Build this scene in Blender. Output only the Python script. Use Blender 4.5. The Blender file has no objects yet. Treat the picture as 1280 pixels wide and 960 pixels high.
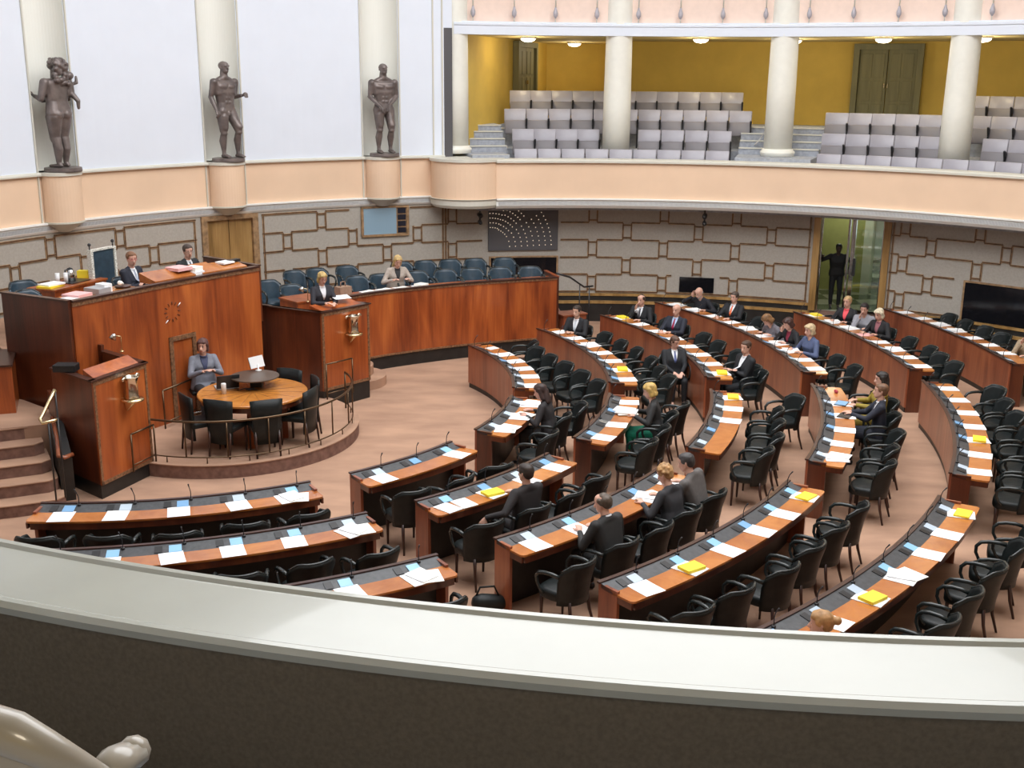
LSKY = 2100
import bpy, bmesh, math, random
from math import sin, cos, radians, degrees, pi, atan2, sqrt, hypot
from mathutils import Vector, Matrix, noise
from mathutils.bvhtree import BVHTree

random.seed(7)
scene = bpy.context.scene
COL = scene.collection

# ------------------------------------------------------------------ materials
def _nt(name):
    m = bpy.data.materials.new(name); m.use_nodes = True
    nt = m.node_tree; nt.nodes.clear()
    out = nt.nodes.new('ShaderNodeOutputMaterial')
    b = nt.nodes.new('ShaderNodeBsdfPrincipled')
    nt.links.new(b.outputs[0], out.inputs[0])
    return m, nt, b

def mat(name, col, rough=.5, metal=0., var=.0, scale=(8, 8, 8), detail=4, bump=0., bscale=60, coat=0., col2=None, spec=None, dist=0.):
    m, nt, b = _nt(name)
    b.inputs['Roughness'].default_value = rough
    b.inputs['Metallic'].default_value = metal
    if coat: b.inputs['Coat Weight'].default_value = coat
    if spec is not None: b.inputs['Specular IOR Level'].default_value = spec
    b.inputs['Base Color'].default_value = (*col, 1)
    tc = nt.nodes.new('ShaderNodeTexCoord')
    if var or col2:
        mp = nt.nodes.new('ShaderNodeMapping'); mp.inputs['Scale'].default_value = scale
        nz = nt.nodes.new('ShaderNodeTexNoise'); nz.inputs['Scale'].default_value = 1; nz.inputs['Detail'].default_value = detail
        nz.inputs['Distortion'].default_value = dist
        rp = nt.nodes.new('ShaderNodeValToRGB')
        rp.color_ramp.elements[0].position = .32; rp.color_ramp.elements[1].position = .68
        c2 = col2 or tuple(min(1, c * (1 + var)) for c in col)
        c1 = col if col2 else tuple(c * (1 - var) for c in col)
        rp.color_ramp.elements[0].color = (*c1, 1); rp.color_ramp.elements[1].color = (*c2, 1)
        nt.links.new(tc.outputs['Object'], mp.inputs[0]); nt.links.new(mp.outputs[0], nz.inputs[0])
        nt.links.new(nz.outputs[0], rp.inputs[0]); nt.links.new(rp.outputs[0], b.inputs['Base Color'])
    if bump:
        n2 = nt.nodes.new('ShaderNodeTexNoise'); n2.inputs['Scale'].default_value = bscale; n2.inputs['Detail'].default_value = 3
        bp = nt.nodes.new('ShaderNodeBump'); bp.inputs['Strength'].default_value = bump; bp.inputs['Distance'].default_value = .02
        nt.links.new(tc.outputs['Object'], n2.inputs[0]); nt.links.new(n2.outputs[0], bp.inputs['Height']); nt.links.new(bp.outputs[0], b.inputs['Normal'])
    return m

def wood(name, dark, mid, light, sc=(9, 9, .55), rough=.28, coat=.25, fig=1.6):
    m, nt, b = _nt(name)
    b.inputs['Roughness'].default_value = rough; b.inputs['Coat Weight'].default_value = coat
    b.inputs['Coat Roughness'].default_value = .2
    tc = nt.nodes.new('ShaderNodeTexCoord')
    mp = nt.nodes.new('ShaderNodeMapping'); mp.inputs['Scale'].default_value = sc
    nz = nt.nodes.new('ShaderNodeTexNoise'); nz.inputs['Scale'].default_value = 1.; nz.inputs['Detail'].default_value = 7
    nz.inputs['Roughness'].default_value = .62; nz.inputs['Distortion'].default_value = fig
    mp2 = nt.nodes.new('ShaderNodeMapping'); mp2.inputs['Scale'].default_value = tuple(v * .22 for v in sc[:2]) + (sc[2] * .9,)
    n2 = nt.nodes.new('ShaderNodeTexNoise'); n2.inputs['Scale'].default_value = 1.; n2.inputs['Detail'].default_value = 2; n2.inputs['Distortion'].default_value = .8
    mx = nt.nodes.new('ShaderNodeMath'); mx.operation = 'MULTIPLY_ADD'; mx.inputs[1].default_value = .55
    rp = nt.nodes.new('ShaderNodeValToRGB'); cr = rp.color_ramp
    cr.elements[0].position = .42; cr.elements[0].color = (*dark, 1)
    cr.elements[1].position = .92; cr.elements[1].color = (*light, 1)
    e = cr.elements.new(.66); e.color = (*mid, 1)
    L = nt.links.new
    L(tc.outputs['Object'], mp.inputs[0]); L(mp.outputs[0], nz.inputs[0]); L(tc.outputs['Object'], mp2.inputs[0]); L(mp2.outputs[0], n2.inputs[0])
    L(nz.outputs[0], mx.inputs[0]); L(n2.outputs[0], mx.inputs[2]);
    ad = nt.nodes.new('ShaderNodeMath'); ad.operation = 'MULTIPLY'; ad.inputs[1].default_value = .84
    L(mx.outputs[0], ad.inputs[0]); L(ad.outputs[0], rp.inputs[0]); L(rp.outputs[0], b.inputs['Base Color'])
    return m

def emit(name, col, s, mix=None):
    m, nt, b = _nt(name)
    b.inputs['Base Color'].default_value = (*col, 1)
    b.inputs['Emission Color'].default_value = (*col, 1); b.inputs['Emission Strength'].default_value = s
    b.inputs['Roughness'].default_value = .3
    return m

def glassm(name, tint, alpha):
    m, nt, b = _nt(name)
    out = [n for n in nt.nodes if n.type == 'OUTPUT_MATERIAL'][0]
    tr = nt.nodes.new('ShaderNodeBsdfTransparent'); tr.inputs[0].default_value = (*tint, 1)
    gl = nt.nodes.new('ShaderNodeBsdfGlossy'); gl.inputs['Roughness'].default_value = .03
    mx = nt.nodes.new('ShaderNodeMixShader'); mx.inputs[0].default_value = alpha
    nt.links.new(tr.outputs[0], mx.inputs[1]); nt.links.new(gl.outputs[0], mx.inputs[2]); nt.links.new(mx.outputs[0], out.inputs[0])
    return m

def marble(name):
    m, nt, b = _nt(name)
    b.inputs['Roughness'].default_value = .2
    tc = nt.nodes.new('ShaderNodeTexCoord'); ck = nt.nodes.new('ShaderNodeTexChecker'); ck.inputs['Scale'].default_value = 1.6
    ck.inputs[1].default_value = (.36, .36, .28, 1); ck.inputs[2].default_value = (.10, .12, .08, 1)
    nt.links.new(tc.outputs['Object'], ck.inputs[0]); nt.links.new(ck.outputs[0], b.inputs['Base Color'])
    return m

M = {}
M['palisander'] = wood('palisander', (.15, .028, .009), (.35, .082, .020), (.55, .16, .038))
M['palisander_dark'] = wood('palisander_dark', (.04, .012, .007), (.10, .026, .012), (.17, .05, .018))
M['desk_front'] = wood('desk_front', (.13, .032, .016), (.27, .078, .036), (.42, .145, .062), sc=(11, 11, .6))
M['worktop'] = wood('worktop', (.30, .085, .02), (.48, .17, .04), (.62, .26, .07), sc=(2.2, 2.2, 2.2), rough=.22, coat=.4, fig=2.6)
M['round_top'] = wood('round_top', (.30, .10, .02), (.52, .20, .04), (.70, .33, .09), sc=(2.5, 2.5, 2.5), rough=.2, coat=.4, fig=3)
M['edge_dark'] = mat('edge_dark', (.045, .016, .010), .35, coat=.2)
M['inlay'] = mat('inlay', (.20, .10, .05), .4, var=.5, scale=(30, 30, 30))
M['black_base'] = mat('black_base', (.016, .015, .014), .45, var=.3, scale=(6, 6, 6))
M['console'] = mat('console', (.055, .058, .062), .45, var=.25, scale=(20, 20, 20))
M['console_dark'] = mat('console_dark', (.012, .012, .013), .4)
M['screen'] = emit('screen', (.22, .42, .62), .35)
M['screen2'] = emit('screen2', (.42, .50, .58), .22)
M['screen3'] = emit('screen3', (.16, .32, .52), .30)
M['screen4'] = mat('screen4', (.10, .115, .13), .2)
M['leather'] = mat('leather', (.009, .012, .012), .42, spec=.32, var=.25, scale=(14, 14, 14), bump=.15, bscale=90)
M['leather_blue'] = mat('leather_blue', (.030, .055, .078), .36, var=.2, scale=(10, 10, 10), bump=.12, bscale=90)
M['leather_arm'] = mat('leather_arm', (.020, .025, .025), .25)
M['chair_leg'] = mat('chair_leg', (.045, .018, .012), .35)
M['paper'] = mat('paper', (.88, .88, .88), .7)
M['paper2'] = mat('paper2', (.90, .89, .82), .7)
M['paper_pink'] = mat('paper_pink', (.80, .45, .44), .7)
M['yellow'] = mat('yellow', (.90, .72, .04), .6)
M['red_item'] = mat('red_item', (.35, .03, .05), .5)
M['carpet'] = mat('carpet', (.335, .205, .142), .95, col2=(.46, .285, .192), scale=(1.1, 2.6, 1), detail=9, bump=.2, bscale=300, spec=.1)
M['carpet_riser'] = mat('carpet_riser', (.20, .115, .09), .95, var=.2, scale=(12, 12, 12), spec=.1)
M['wall_white'] = mat('wall_white', (.74, .79, .87), .75, var=.012, scale=(2, 2, 2))
M['niche_white'] = mat('niche_white', (.80, .80, .74), .6)
M['peach'] = mat('peach', (.80, .575, .40), .7, var=.04, scale=(1.2, 1.2, 1.2), bump=.03, bscale=40)
M['peach_light'] = mat('peach_light', (.84, .66, .56), .7, var=.03)
M['cornice'] = mat('cornice', (.86, .86, .82), .6)
M['cornice_pat'] = None
M['moulding'] = mat('moulding', (.62, .60, .52), .5)
M['line_dark'] = mat('line_dark', (.13, .12, .14), .6)
M['fabric'] = mat('fabric', (.40, .37, .325), .9, var=.06, scale=(25, 25, 25), bump=.1, bscale=200, spec=.15)
M['trim_gold'] = mat('trim_gold', (.30, .185, .095), .45, var=.35, scale=(10, 10, 10))
M['door_wood'] = wood('door_wood', (.20, .11, .035), (.36, .21, .075), (.50, .32, .13), sc=(14, 14, .7))
M['cream'] = mat('cream', (.44, .45, .39), .20, var=.03, scale=(3, 3, 3), coat=.3)
M['cream_wood'] = mat('cream_wood', (.46, .42, .35), .3, coat=.4)
M['inner_wall'] = mat('inner_wall', (.20, .168, .125), .9, var=.12, scale=(60, 60, 60), spec=.1)
M['mustard'] = mat('mustard', (.60, .42, .085), .75, var=.06, scale=(2, 2, 2))
M['column'] = mat('column', (.82, .81, .73), .5, var=.02)
M['step_grey'] = mat('step_grey', (.34, .36, .40), .85, var=.15, scale=(14, 14, 14))
M['door_green'] = mat('door_green', (.175, .165, .085), .6, var=.15, scale=(10, 10, 1))
M['seat_grey'] = mat('seat_grey', (.35, .335, .37), .34, var=.06, scale=(4, 4, 4))
M['seat_grey_dark'] = mat('seat_grey_dark', (.20, .185, .195), .5)
M['black_metal'] = mat('black_metal', (.02, .02, .022), .35)
M['bronze'] = mat('bronze', (.165, .135, .125), .42, metal=.35, var=.3, scale=(6, 6, 6))
M['bronze_rail'] = mat('bronze_rail', (.13, .085, .05), .32, metal=.85)
M['brass'] = mat('brass', (.72, .58, .34), .22, metal=1.)
M['silver'] = mat('silver', (.75, .68, .55), .14, metal=1.)
M['chrome'] = mat('chrome', (.6, .6, .58), .15, metal=1.)
M['lamp'] = emit('lamp', (1., .93, .75), 9.)
M['skylight'] = emit('skylight', (.93, .96, 1.), 1.5)
M['board_blue'] = emit('board_blue', (.20, .29, .36), .25)
M['board_dark'] = mat('board_dark', (.012, .014, .025), .3)
M['board_grey'] = mat('board_grey', (.085, .082, .088), .5)
M['bulb'] = emit('bulb', (.85, .72, .55), .7)
M['glass_black'] = mat('glass_black', (.008, .008, .010), .12)
M['glass'] = glassm('glass', (.92, .96, .92), .10)
M['lobby_green'] = mat('lobby_green', (.36, .37, .13), .7, var=.05)
M['lobby_cream'] = mat('lobby_cream', (.66, .68, .58), .7)
M['lobby_floor'] = marble('lobby_floor')
M['window_light'] = emit('window_light', (.75, .85, 1.), 2.5)
M['plastic_grey'] = mat('plastic_grey', (.35, .35, .36), .4)
M['white_plastic'] = mat('white_plastic', (.75, .75, .75), .35)
M['laptop_screen'] = mat('laptop_screen', (.02, .022, .026), .25)
M['studs'] = mat('studs', (.75, .72, .58), .4, var=.6, scale=(60, 60, 60))
_cc = {}
def colm(c, rough=.8, var=.12, metal=0):
    k = (tuple(round(v, 3) for v in c), rough)
    if k not in _cc: _cc[k] = mat('cloth_tone', c, rough, var=var, scale=(18, 18, 18), metal=metal)
    return _cc[k]
def skinm(c): return mat('skin_tone', c, .5, var=.05, scale=(20, 20, 20))

# ------------------------------------------------------------------ mesh helpers
def link(o, parent=None):
    COL.objects.link(o)
    if parent is not None: o.parent = parent
    return o
def new_obj(name, me, parent=None, smooth=None):
    o = bpy.data.objects.new(name, me); link(o, parent)
    return o
def tag(o, label=None, cat=None, group=None, kind=None):
    if label:
        n = len(label.split())
        if n > 16 or n < 4: print('LABEL LEN', n, label)
        o['label'] = label
    if cat: o['category'] = cat
    if group: o['group'] = group
    if kind: o['kind'] = kind
    return o
def empty(name, loc=(0, 0, 0), rz=0., label=None, cat=None, group=None):
    o = bpy.data.objects.new(name, None); o.empty_display_size = .2; COL.objects.link(o)
    o.location = loc; o.rotation_euler = (0, 0, rz)
    return tag(o, label, cat, group)
def copy_tree(o, parent=None):
    c = o.copy(); COL.objects.link(c)
    if parent is not None: c.parent = parent
    for ch in list(o.children): copy_tree(ch, c)
    return c

class MB:
    def __init__(s): s.bm = bmesh.new(); s.mats = []
    def mi(s, m):
        if m not in s.mats: s.mats.append(m)
        return s.mats.index(m)
    def faces(s, vs, fs, m=None, smooth=False):
        bv = [s.bm.verts.new(v) for v in vs]; k = s.mi(m) if m else 0
        for f in fs:
            try:
                F = s.bm.faces.new([bv[i] for i in f]); F.material_index = k; F.smooth = smooth
            except ValueError: pass
        return bv
    def box(s, x0, x1, y0, y1, z0, z1, m=None, T=None):
        vs = [Vector((x, y, z)) for z in (z0, z1) for y in (y0, y1) for x in (x0, x1)]
        if T is not None: vs = [T @ v for v in vs]
        s.faces(vs, [(0, 2, 3, 1), (4, 5, 7, 6), (0, 1, 5, 4), (2, 6, 7, 3), (0, 4, 6, 2), (1, 3, 7, 5)], m)
        return s
    def prism(s, poly, z0, z1, m=None):
        n = len(poly); z0s = z0 if hasattr(z0, '__len__') else [z0] * n; z1s = z1 if hasattr(z1, '__len__') else [z1] * n
        vs = [(p[0], p[1], a) for p, a in zip(poly, z0s)] + [(p[0], p[1], a) for p, a in zip(poly, z1s)]
        s.faces(vs, [tuple(range(n))[::-1], tuple(range(n, 2 * n))] + [(i, (i + 1) % n, n + (i + 1) % n, n + i) for i in range(n)], m)
        return s
    def arc(s, c, prof, a0, a1, n=None, m=None, caps=True, smooth=False):
        """sweep a closed (r, z) profile about the vertical axis through c, angles in degrees"""
        rm = max(p[0] for p in prof)
        if n is None: n = max(1, int(abs(a1 - a0) / 360 * 2 * pi * rm / .25 + .5))
        full = abs(abs(a1 - a0) - 360) < 1e-6
        k = len(prof); vs = []
        for i in range(n if full else n + 1):
            a = radians(a0 + (a1 - a0) * i / n)
            for r, z in prof: vs.append((c[0] + r * cos(a), c[1] + r * sin(a), z))
        fs = []; N = n if full else n + 1
        for i in range(n):
            for j in range(k):
                A, B = i * k, ((i + 1) % N) * k; j2 = (j + 1) % k
                fs.append((A + j, A + j2, B + j2, B + j))
        if caps and not full: fs += [tuple(range(k))[::-1], tuple(n * k + j for j in range(k))]
        s.faces(vs, fs, m, smooth); return s
    def ring(s, c, r0, r1, z0, z1, a0, a1, m=None, n=None):
        return s.arc(c, [(r0, z0), (r1, z0), (r1, z1), (r0, z1)], a0, a1, n, m)
    def lathe(s, c, prof, m=None, n=20, T=None, smooth=True):
        vs = []; k = len(prof)
        for i in range(n):
            a = 2 * pi * i / n
            for r, z in prof:
                v = Vector((c[0] + r * cos(a), c[1] + r * sin(a), c[2] + z))
                vs.append(T @ v if T is not None else v)
        fs = [(i * k + j, ((i + 1) % n) * k + j, ((i + 1) % n) * k + j + 1, i * k + j + 1) for i in range(n) for j in range(k - 1)]
        fs += [tuple(i * k for i in range(n))[::-1], tuple(i * k + k - 1 for i in range(n))]
        s.faces(vs, fs, m, smooth); return s
    def tube(s, pts, r, m=None, n=8, closed=False, flat=1.):
        pts = [Vector(p) for p in pts]; N = len(pts); rs = r if hasattr(r, '__len__') else [r] * N
        vs = []; up = Vector((0, 0, 1)); prev = None
        for i, p in enumerate(pts):
            t = (pts[min(i + 1, N - 1)] - pts[max(i - 1, 0)]) if not closed else (pts[(i + 1) % N] - pts[i - 1])
            t.normalize()
            if prev is None:
                a = up if abs(t.z) < .9 else Vector((1, 0, 0)); x = t.cross(a).normalized()
            else:
                x = (prev - t * prev.dot(t)); x = x.normalized() if x.length > 1e-6 else t.orthogonal().normalized()
            prev = x; y = t.cross(x)
            for j in range(n):
                a = 2 * pi * j / n; vs.append(p + (x * cos(a) + y * sin(a) * flat) * rs[i])
        fs = []
        for i in range(N if closed else N - 1):
            A, B = i * n, ((i + 1) % N) * n
            for j in range(n): fs.append((A + j, A + (j + 1) % n, B + (j + 1) % n, B + j))
        if not closed: fs += [tuple(range(n))[::-1], tuple((N - 1) * n + j for j in range(n))]
        s.faces(vs, fs, m, True); return s
    def hull(s, sph, m=None, sub=2):
        """convex hull of a set of spheres [(point, radius)...]; radius may be (rx, ry, rz)"""
        b = bmesh.new()
        for p, r in sph:
            rr = r if hasattr(r, '__len__') else (r, r, r)
            bmesh.ops.create_icosphere(b, subdivisions=sub, radius=1., matrix=Matrix.Translation(p) @ Matrix.Diagonal((*rr, 1)))
        res = bmesh.ops.convex_hull(b, input=b.verts)
        kill = [e for e in set(res['geom_interior'] + res['geom_unused']) if isinstance(e, bmesh.types.BMVert)]
        bmesh.ops.delete(b, geom=kill, context='VERTS')
        idx = {v: i for i, v in enumerate(b.verts)}
        s.faces([v.co.copy() for v in b.verts], [tuple(idx[v] for v in f.verts) for f in b.faces], m, True)
        b.free(); return s
    def build(s, name, parent=None, mat_=None, bevel=0., fix=True, smooth=False):
        if fix: bmesh.ops.recalc_face_normals(s.bm, faces=s.bm.faces)
        me = bpy.data.meshes.new(name); s.bm.to_mesh(me); s.bm.free()
        for m in (s.mats if s.mats and s.mats[0] is not None else []): me.materials.append(m)
        if mat_ is not None:
            me.materials.clear(); me.materials.append(mat_)
        o = new_obj(name, me, parent)
        if bevel:
            bv = o.modifiers.new('bevel', 'BEVEL'); bv.width = bevel; bv.segments = 2; bv.limit_method = 'ANGLE'
        return o

def remesh(mb, voxel, it=4, fac=.5):
    """fuse overlapping closed pieces to one continuous surface"""
    me = bpy.data.meshes.new('tmp'); bmesh.ops.recalc_face_normals(mb.bm, faces=mb.bm.faces); mb.bm.to_mesh(me); mb.bm.free()
    o = bpy.data.objects.new('tmp', me); COL.objects.link(o)
    r = o.modifiers.new('r', 'REMESH'); r.mode = 'VOXEL'; r.voxel_size = voxel; r.use_smooth_shade = True
    if it:
        sm = o.modifiers.new('s', 'SMOOTH'); sm.factor = fac; sm.iterations = it
    dg = bpy.context.evaluated_depsgraph_get(); dg.update()
    out = bpy.data.meshes.new_from_object(o.evaluated_get(dg), depsgraph=dg)
    bpy.data.objects.remove(o); bpy.data.meshes.remove(me)
    out.materials.clear()
    return out

def P2(c, r, a): return (c[0] + r * cos(radians(a)), c[1] + r * sin(radians(a)))
O0 = (0., 0.)
ORD = ['first', 'second', 'third', 'fourth', 'fifth', 'sixth', 'seventh', 'eighth', 'ninth', 'tenth', 'eleventh', 'twelfth']

# ================================================================== ROOM SHELL
RW = 12.0; RG = 11.16
A_ST0, A_ST1 = 107.1, 197.0       # wall with the statues; the gallery takes the rest of the circle
DOOR = (59.2, 66.3)               # glass entrance, degrees
WD = (127.9, 133.7)               # wooden door behind the podium

def struct(mb, name, m=None, bevel=0.):
    o = mb.build(name, None, m, bevel); o['kind'] = 'structure'; return o

mb = MB(); mb.arc(O0, [(0.0001, -.2), (12.4, -.2), (12.4, 0), (0.0001, 0)], 0, 360, 96)
struct(mb, 'floor', M['carpet'])

# lower wall, fabric-covered
mb = MB()
mb.ring(O0, RW, RW + .3, 0, 2.95, DOOR[1], WD[0], n=60); mb.ring(O0, RW, RW + .3, 0, 2.95, WD[1], DOOR[0] + 360, n=200)
mb.ring(O0, RW, RW + .3, 2.70, 2.95, DOOR[0], DOOR[1], n=8); mb.ring(O0, RW, RW + .3, 0, 0.45, DOOR[0], DOOR[1], n=8)
mb.ring(O0, RW, RW + .3, 2.78, 2.95, WD[0], WD[1], n=8); mb.ring(O0, RW + .12, RW + .3, 0, 2.8, WD[0], WD[1], n=8)
struct(mb, 'wall_lower', M['fabric'])

# panel mouldings
rows = [2.72, 2.32, 1.92, 1.51, 1.11, .70]
g = MB(); gd = MB(); t = .040
def hstrip(z, a0, a1):
    if a1 - a0 < .05: return
    g.ring(O0, RW - .022, RW + .01, z - t / 2, z + t / 2, a0, a1); gd.ring(O0, RW - .026, RW, z - .005, z + .009, a0, a1)
def vstrip(a, z0, z1):
    d = degrees(t / 2 / RW); g.ring(O0, RW - .022, RW + .01, z0, z1, a - d, a + d, n=1); gd.ring(O0, RW - .026, RW, z0, z1, a - d * .3, a + d * .3, n=1)
joints = {}
zones = [(107.2, 127.3), (134.4, 156.), (66.9, 107.2), (30., 58.6)]
BLOCK = [(110.8, 116.9, 2.08, 2.8), (94.1, 102.6, 1.10, 2.8), (44.2, 51.3, .66, 1.52), (76.7, 81.1, .72, 1.12)]
def blocked(a, z):
    return any(b[0] - .3 < a < b[1] + .3 and b[2] - .02 < z < b[3] + .02 for b in BLOCK)
def seg_h(z, a0, a1):
    n = max(1, int((a1 - a0) / .5)); st = None
    for i in range(n + 1):
        a = a0 + (a1 - a0) * i / n
        if not blocked(a, z):
            if st is None: st = a
        if (blocked(a, z) or i == n) and st is not None:
            hstrip(z, st, a); st = None
for zi, (A, B) in enumerate(zones):
    for k in range(5):
        zt, zb = rows[k], rows[k + 1]
        if zi in (0, 1): base, pitch = (120.8 if k % 2 == 0 else 117.4), 7.2
        elif zi == 2: base, pitch = (90.6 if k % 2 == 0 else 86.8), 7.85
        else: base, pitch = (57.3 if k % 2 == 0 else 54.6), 7.4
        js = sorted(base + pitch * q for q in range(-12, 13) if A + .8 < base + pitch * q < B - .8)
        joints[(zi, k)] = js
        w = .46
        for j in js:
            if blocked(j, (zt + zb) / 2): continue
            vstrip(j - w, zb + .012, zt - .012); vstrip(j + w, zb + .012, zt - .012)
            hstrip(zt - .055, j - w, j + w); hstrip(zb + .055, j - w, j + w)
    for k in range(6):
        cut = []
        if k > 0: cut += joints[(zi, k - 1)]
        if k < 5: cut += joints[(zi, k)]
        cur = A
        for j in sorted(cut):
            seg_h(rows[k], cur, j - .46); cur = j + .46
        seg_h(rows[k], cur, B)
    vstrip(A + .15, .7, 2.7); vstrip(B - .15, .7, 2.7)
struct(g, 'trim_1', M['trim_gold']); struct(gd, 'trim_16', M['edge_dark'])

mb = MB()
for A, B in ((66.4, 127.3), (134.4, 419.)):
    mb.ring(O0, RW - .05, RW + .02, .60, .66, A, B); mb.ring(O0, RW - .12, RW + .02, .43, .49, A, B)
struct(mb, 'trim_2', M['door_wood'])
mb = MB()
for A, B in ((66.4, 127.9), (133.8, 419.)):
    mb.ring(O0, RW - .10, RW + .02, 0, .43, A, B); mb.ring(O0, RW - .03, RW + .02, .49, .60, A, B)
struct(mb, 'baseboard_1', M['black_base'])

# cornice, orange band and moulding on the statue wall
mb = MB()
mb.arc(O0, [(RW - .02, 2.78), (RW + .3, 2.78), (RW + .3, 2.97), (RW - .09, 2.97), (RW - .09, 2.94), (RW - .05, 2.92), (RW - .05, 2.82)], A_ST0, A_ST1, n=90)
struct(mb, 'trim_3', M['cornice'])
mb = MB()
n = 520
for i in range(n):
    a = A_ST0 + (A_ST1 - A_ST0) * i / n * .62
    mb.ring(O0, RW - .065, RW - .04, 2.835, 2.905, a, a + .055, n=1)
struct(mb, 'trim_4', M['line_dark'] if False else mat('dentil', (.50, .50, .50), .7))
mb = MB(); mb.ring(O0, RW, RW + .3, 2.95, 3.80, A_ST0, A_ST1, n=90); struct(mb, 'wall_band', M['peach'])
mb = MB(); mb.arc(O0, [(RW - .07, 3.80), (RW + .3, 3.80), (RW + .3, 3.86), (RW - .04, 3.86), (RW - .07, 3.83)], A_ST0, A_ST1, n=90)
struct(mb, 'trim_5', M['moulding'])
NICHES = [148.1, 130.9, 114.0]
NW = 1.95
ZT = 12.0
mb = MB(); cur = A_ST0
for a in sorted(NICHES):
    mb.ring(O0, RW, RW + .3, 3.86, ZT, cur, a - NW, n=12); cur = a + NW
mb.ring(O0, RW, RW + .3, 3.86, ZT, cur, A_ST1, n=60)
struct(mb, 'wall_stage', M['wall_white'])
# niches: half-round recesses
for i, a in enumerate(NICHES):
    c = P2(O0, RW, a); rr = RW * sin(radians(NW))
    mb = MB(); mb.ring(c, rr, rr + .08, 3.86, ZT, a - 90, a + 90, n=24); mb.arc(c, [(0.001, 3.80), (rr + .08, 3.80), (rr + .08, 3.86), (0.001, 3.86)], a - 90, a + 90, n=24)
    struct(mb, 'wall_niche_%d' % (i + 1), M['niche_white'])
    mb = MB()
    for s in (-1, 1):
        b = a + s * (NW + .12); mb.ring(O0, RW - .03, RW + .02, 3.86, ZT, b - .06, b + .06, n=1)
        mb.ring(O0, RW - .03, RW + .02, 2.97, 3.80, b - .06, b + .06, n=1)
    struct(mb, 'trim_%d' % (20 + i), M['moulding'])
    # orange half-drum carrying the statue
    cc = P2(O0, RW - .02, a); r2 = .37
    mb = MB(); mb.arc(cc, [(0.001, 2.98), (r2, 2.98), (r2, 3.80), (0.001, 3.80)], a + 90, a + 270, n=20, smooth=False)
    struct(mb, 'wall_corbel_%d' % (i + 1), M['peach'])
    mb = MB(); mb.arc(cc, [(0.001, 2.90), (.12, 2.78), (r2 - .05, 2.92), (r2 + .015, 2.95), (r2 + .015, 2.98), (0.001, 2.98)], a + 90, a + 270, n=20)
    mb.arc(cc, [(0.001, 3.80), (r2 + .03, 3.80), (r2 + .03, 3.86), (0.001, 3.86)], a + 90, a + 270, n=20)
    struct(mb, 'trim_%d' % (30 + i), M['moulding'])
mb = MB()
for a in (107.3, 108.3):
    mb.ring(O0, RW - .03, RW + .02, 3.86, ZT, a - .07, a + .07, n=1)
struct(mb, 'trim_6', M['moulding'])

# ---- gallery (first balcony) : parapet
G0, G1 = 197.0, 462.2
prof_front = [(RG, 2.96), (RG, 3.74), (RG + .40, 3.74), (RG + .40, 2.96)]
prof_near = [(RG - .2, 2.96), (RG - .2, 3.72), (RG + .06, 3.72), (RG + .06, 2.96)]
mb = MB(); mb.arc(O0, prof_front, G0, 232, n=40); mb.arc(O0, prof_near, 232, 300, n=80); mb.arc(O0, prof_front, 300, G1, n=200); struct(mb, 'wall_gallery_parapet', M['peach'])
mb = MB(); mb.ring(O0, RG + .062, RG + .075, 2.9, 3.725, 232, 300, n=120); mb.ring(O0, RG + .4, RG + .41, 2.9, 3.735, 300, G1, n=160); struct(mb, 'wall_gallery_inner', M['inner_wall'])
rc = MB()
rc.arc(O0, [(RG - .30, 3.735), (RG - .31, 3.765), (RG - .29, 3.79), (RG - .265, 3.79), (RG - .25, 3.778), (RG + .09, 3.778), (RG + .105, 3.785), (RG + .13, 3.785), (RG + .15, 3.77), (RG + .15, 3.745), (RG + .12, 3.73), (RG + .05, 3.72), (RG - .2, 3.70)], 232., 300., n=130)
o = struct(rc, 'trim_7', M['cream'])
mb = MB()
mb.arc(O0, [(RG - .06, 3.74), (RG + .42, 3.74), (RG + .42, 3.81), (RG - .03, 3.81), (RG - .06, 3.785)], 300., G1, n=200)
mb.arc(O0, [(RG - .06, 3.74), (RG + .42, 3.74), (RG + .42, 3.81), (RG - .03, 3.81), (RG - .06, 3.785)], G0, 232., n=60)
struct(mb, 'trim_8', M['moulding'])
mb = MB()
mb.arc(O0, [(RG + .02, 2.74), (RG + .4, 2.74), (RG + .4, 2.96), (RG - .07, 2.96), (RG - .07, 2.93), (RG - .03, 2.91), (RG - .03, 2.80)], G0, G1, n=300)
struct(mb, 'trim_9', M['cornice'])
mb = MB()
n = 620
for i in range(n):
    a = 35 + (102 - 35) * i / n
    mb.ring(O0, RG - .045, RG - .02, 2.815, 2.895, a, a + .05, n=1)
struct(mb, 'trim_10', bpy.data.materials['dentil'])
# bulge under the first column
cb = P2(O0, RG + .60, 104.9)
mb = MB(); mb.ring(cb, .0001, .80, 2.96, 3.76, 0, 360, n=48); struct(mb, 'wall_bulge', M['peach'])
mb = MB(); mb.arc(cb, [(.0001, 2.76), (.78, 2.76), (.82, 2.82), (.82, 2.92), (.85, 2.96), (.0001, 2.96)], 0, 360, n=48)
mb.arc(cb, [(.0001, 3.76), (.84, 3.76), (.84, 3.82), (.0001, 3.82)], 0, 360, n=48)
struct(mb, 'trim_11', M['moulding'])
# gallery slab and soffit
mb = MB(); mb.ring(O0, RG + .05, RW + .3, 2.80, 2.95, G0, G1, n=260); struct(mb, 'ceiling_under_gallery', M['moulding'])
# dark slot beside the first column, end wall of the stage side
mb = MB(); mb.ring(O0, RW + .0, RW + .5, 3.82, 7.2 - .62, 106.2, 107.1, n=3); struct(mb, 'trim_12', M['board_grey'])
mb = MB(); mb.ring(O0, RW + .02, RW + .4, 6.58, ZT, 106.2, 107.1, n=3); struct(mb, 'trim_13', M['wall_white'])

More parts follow.
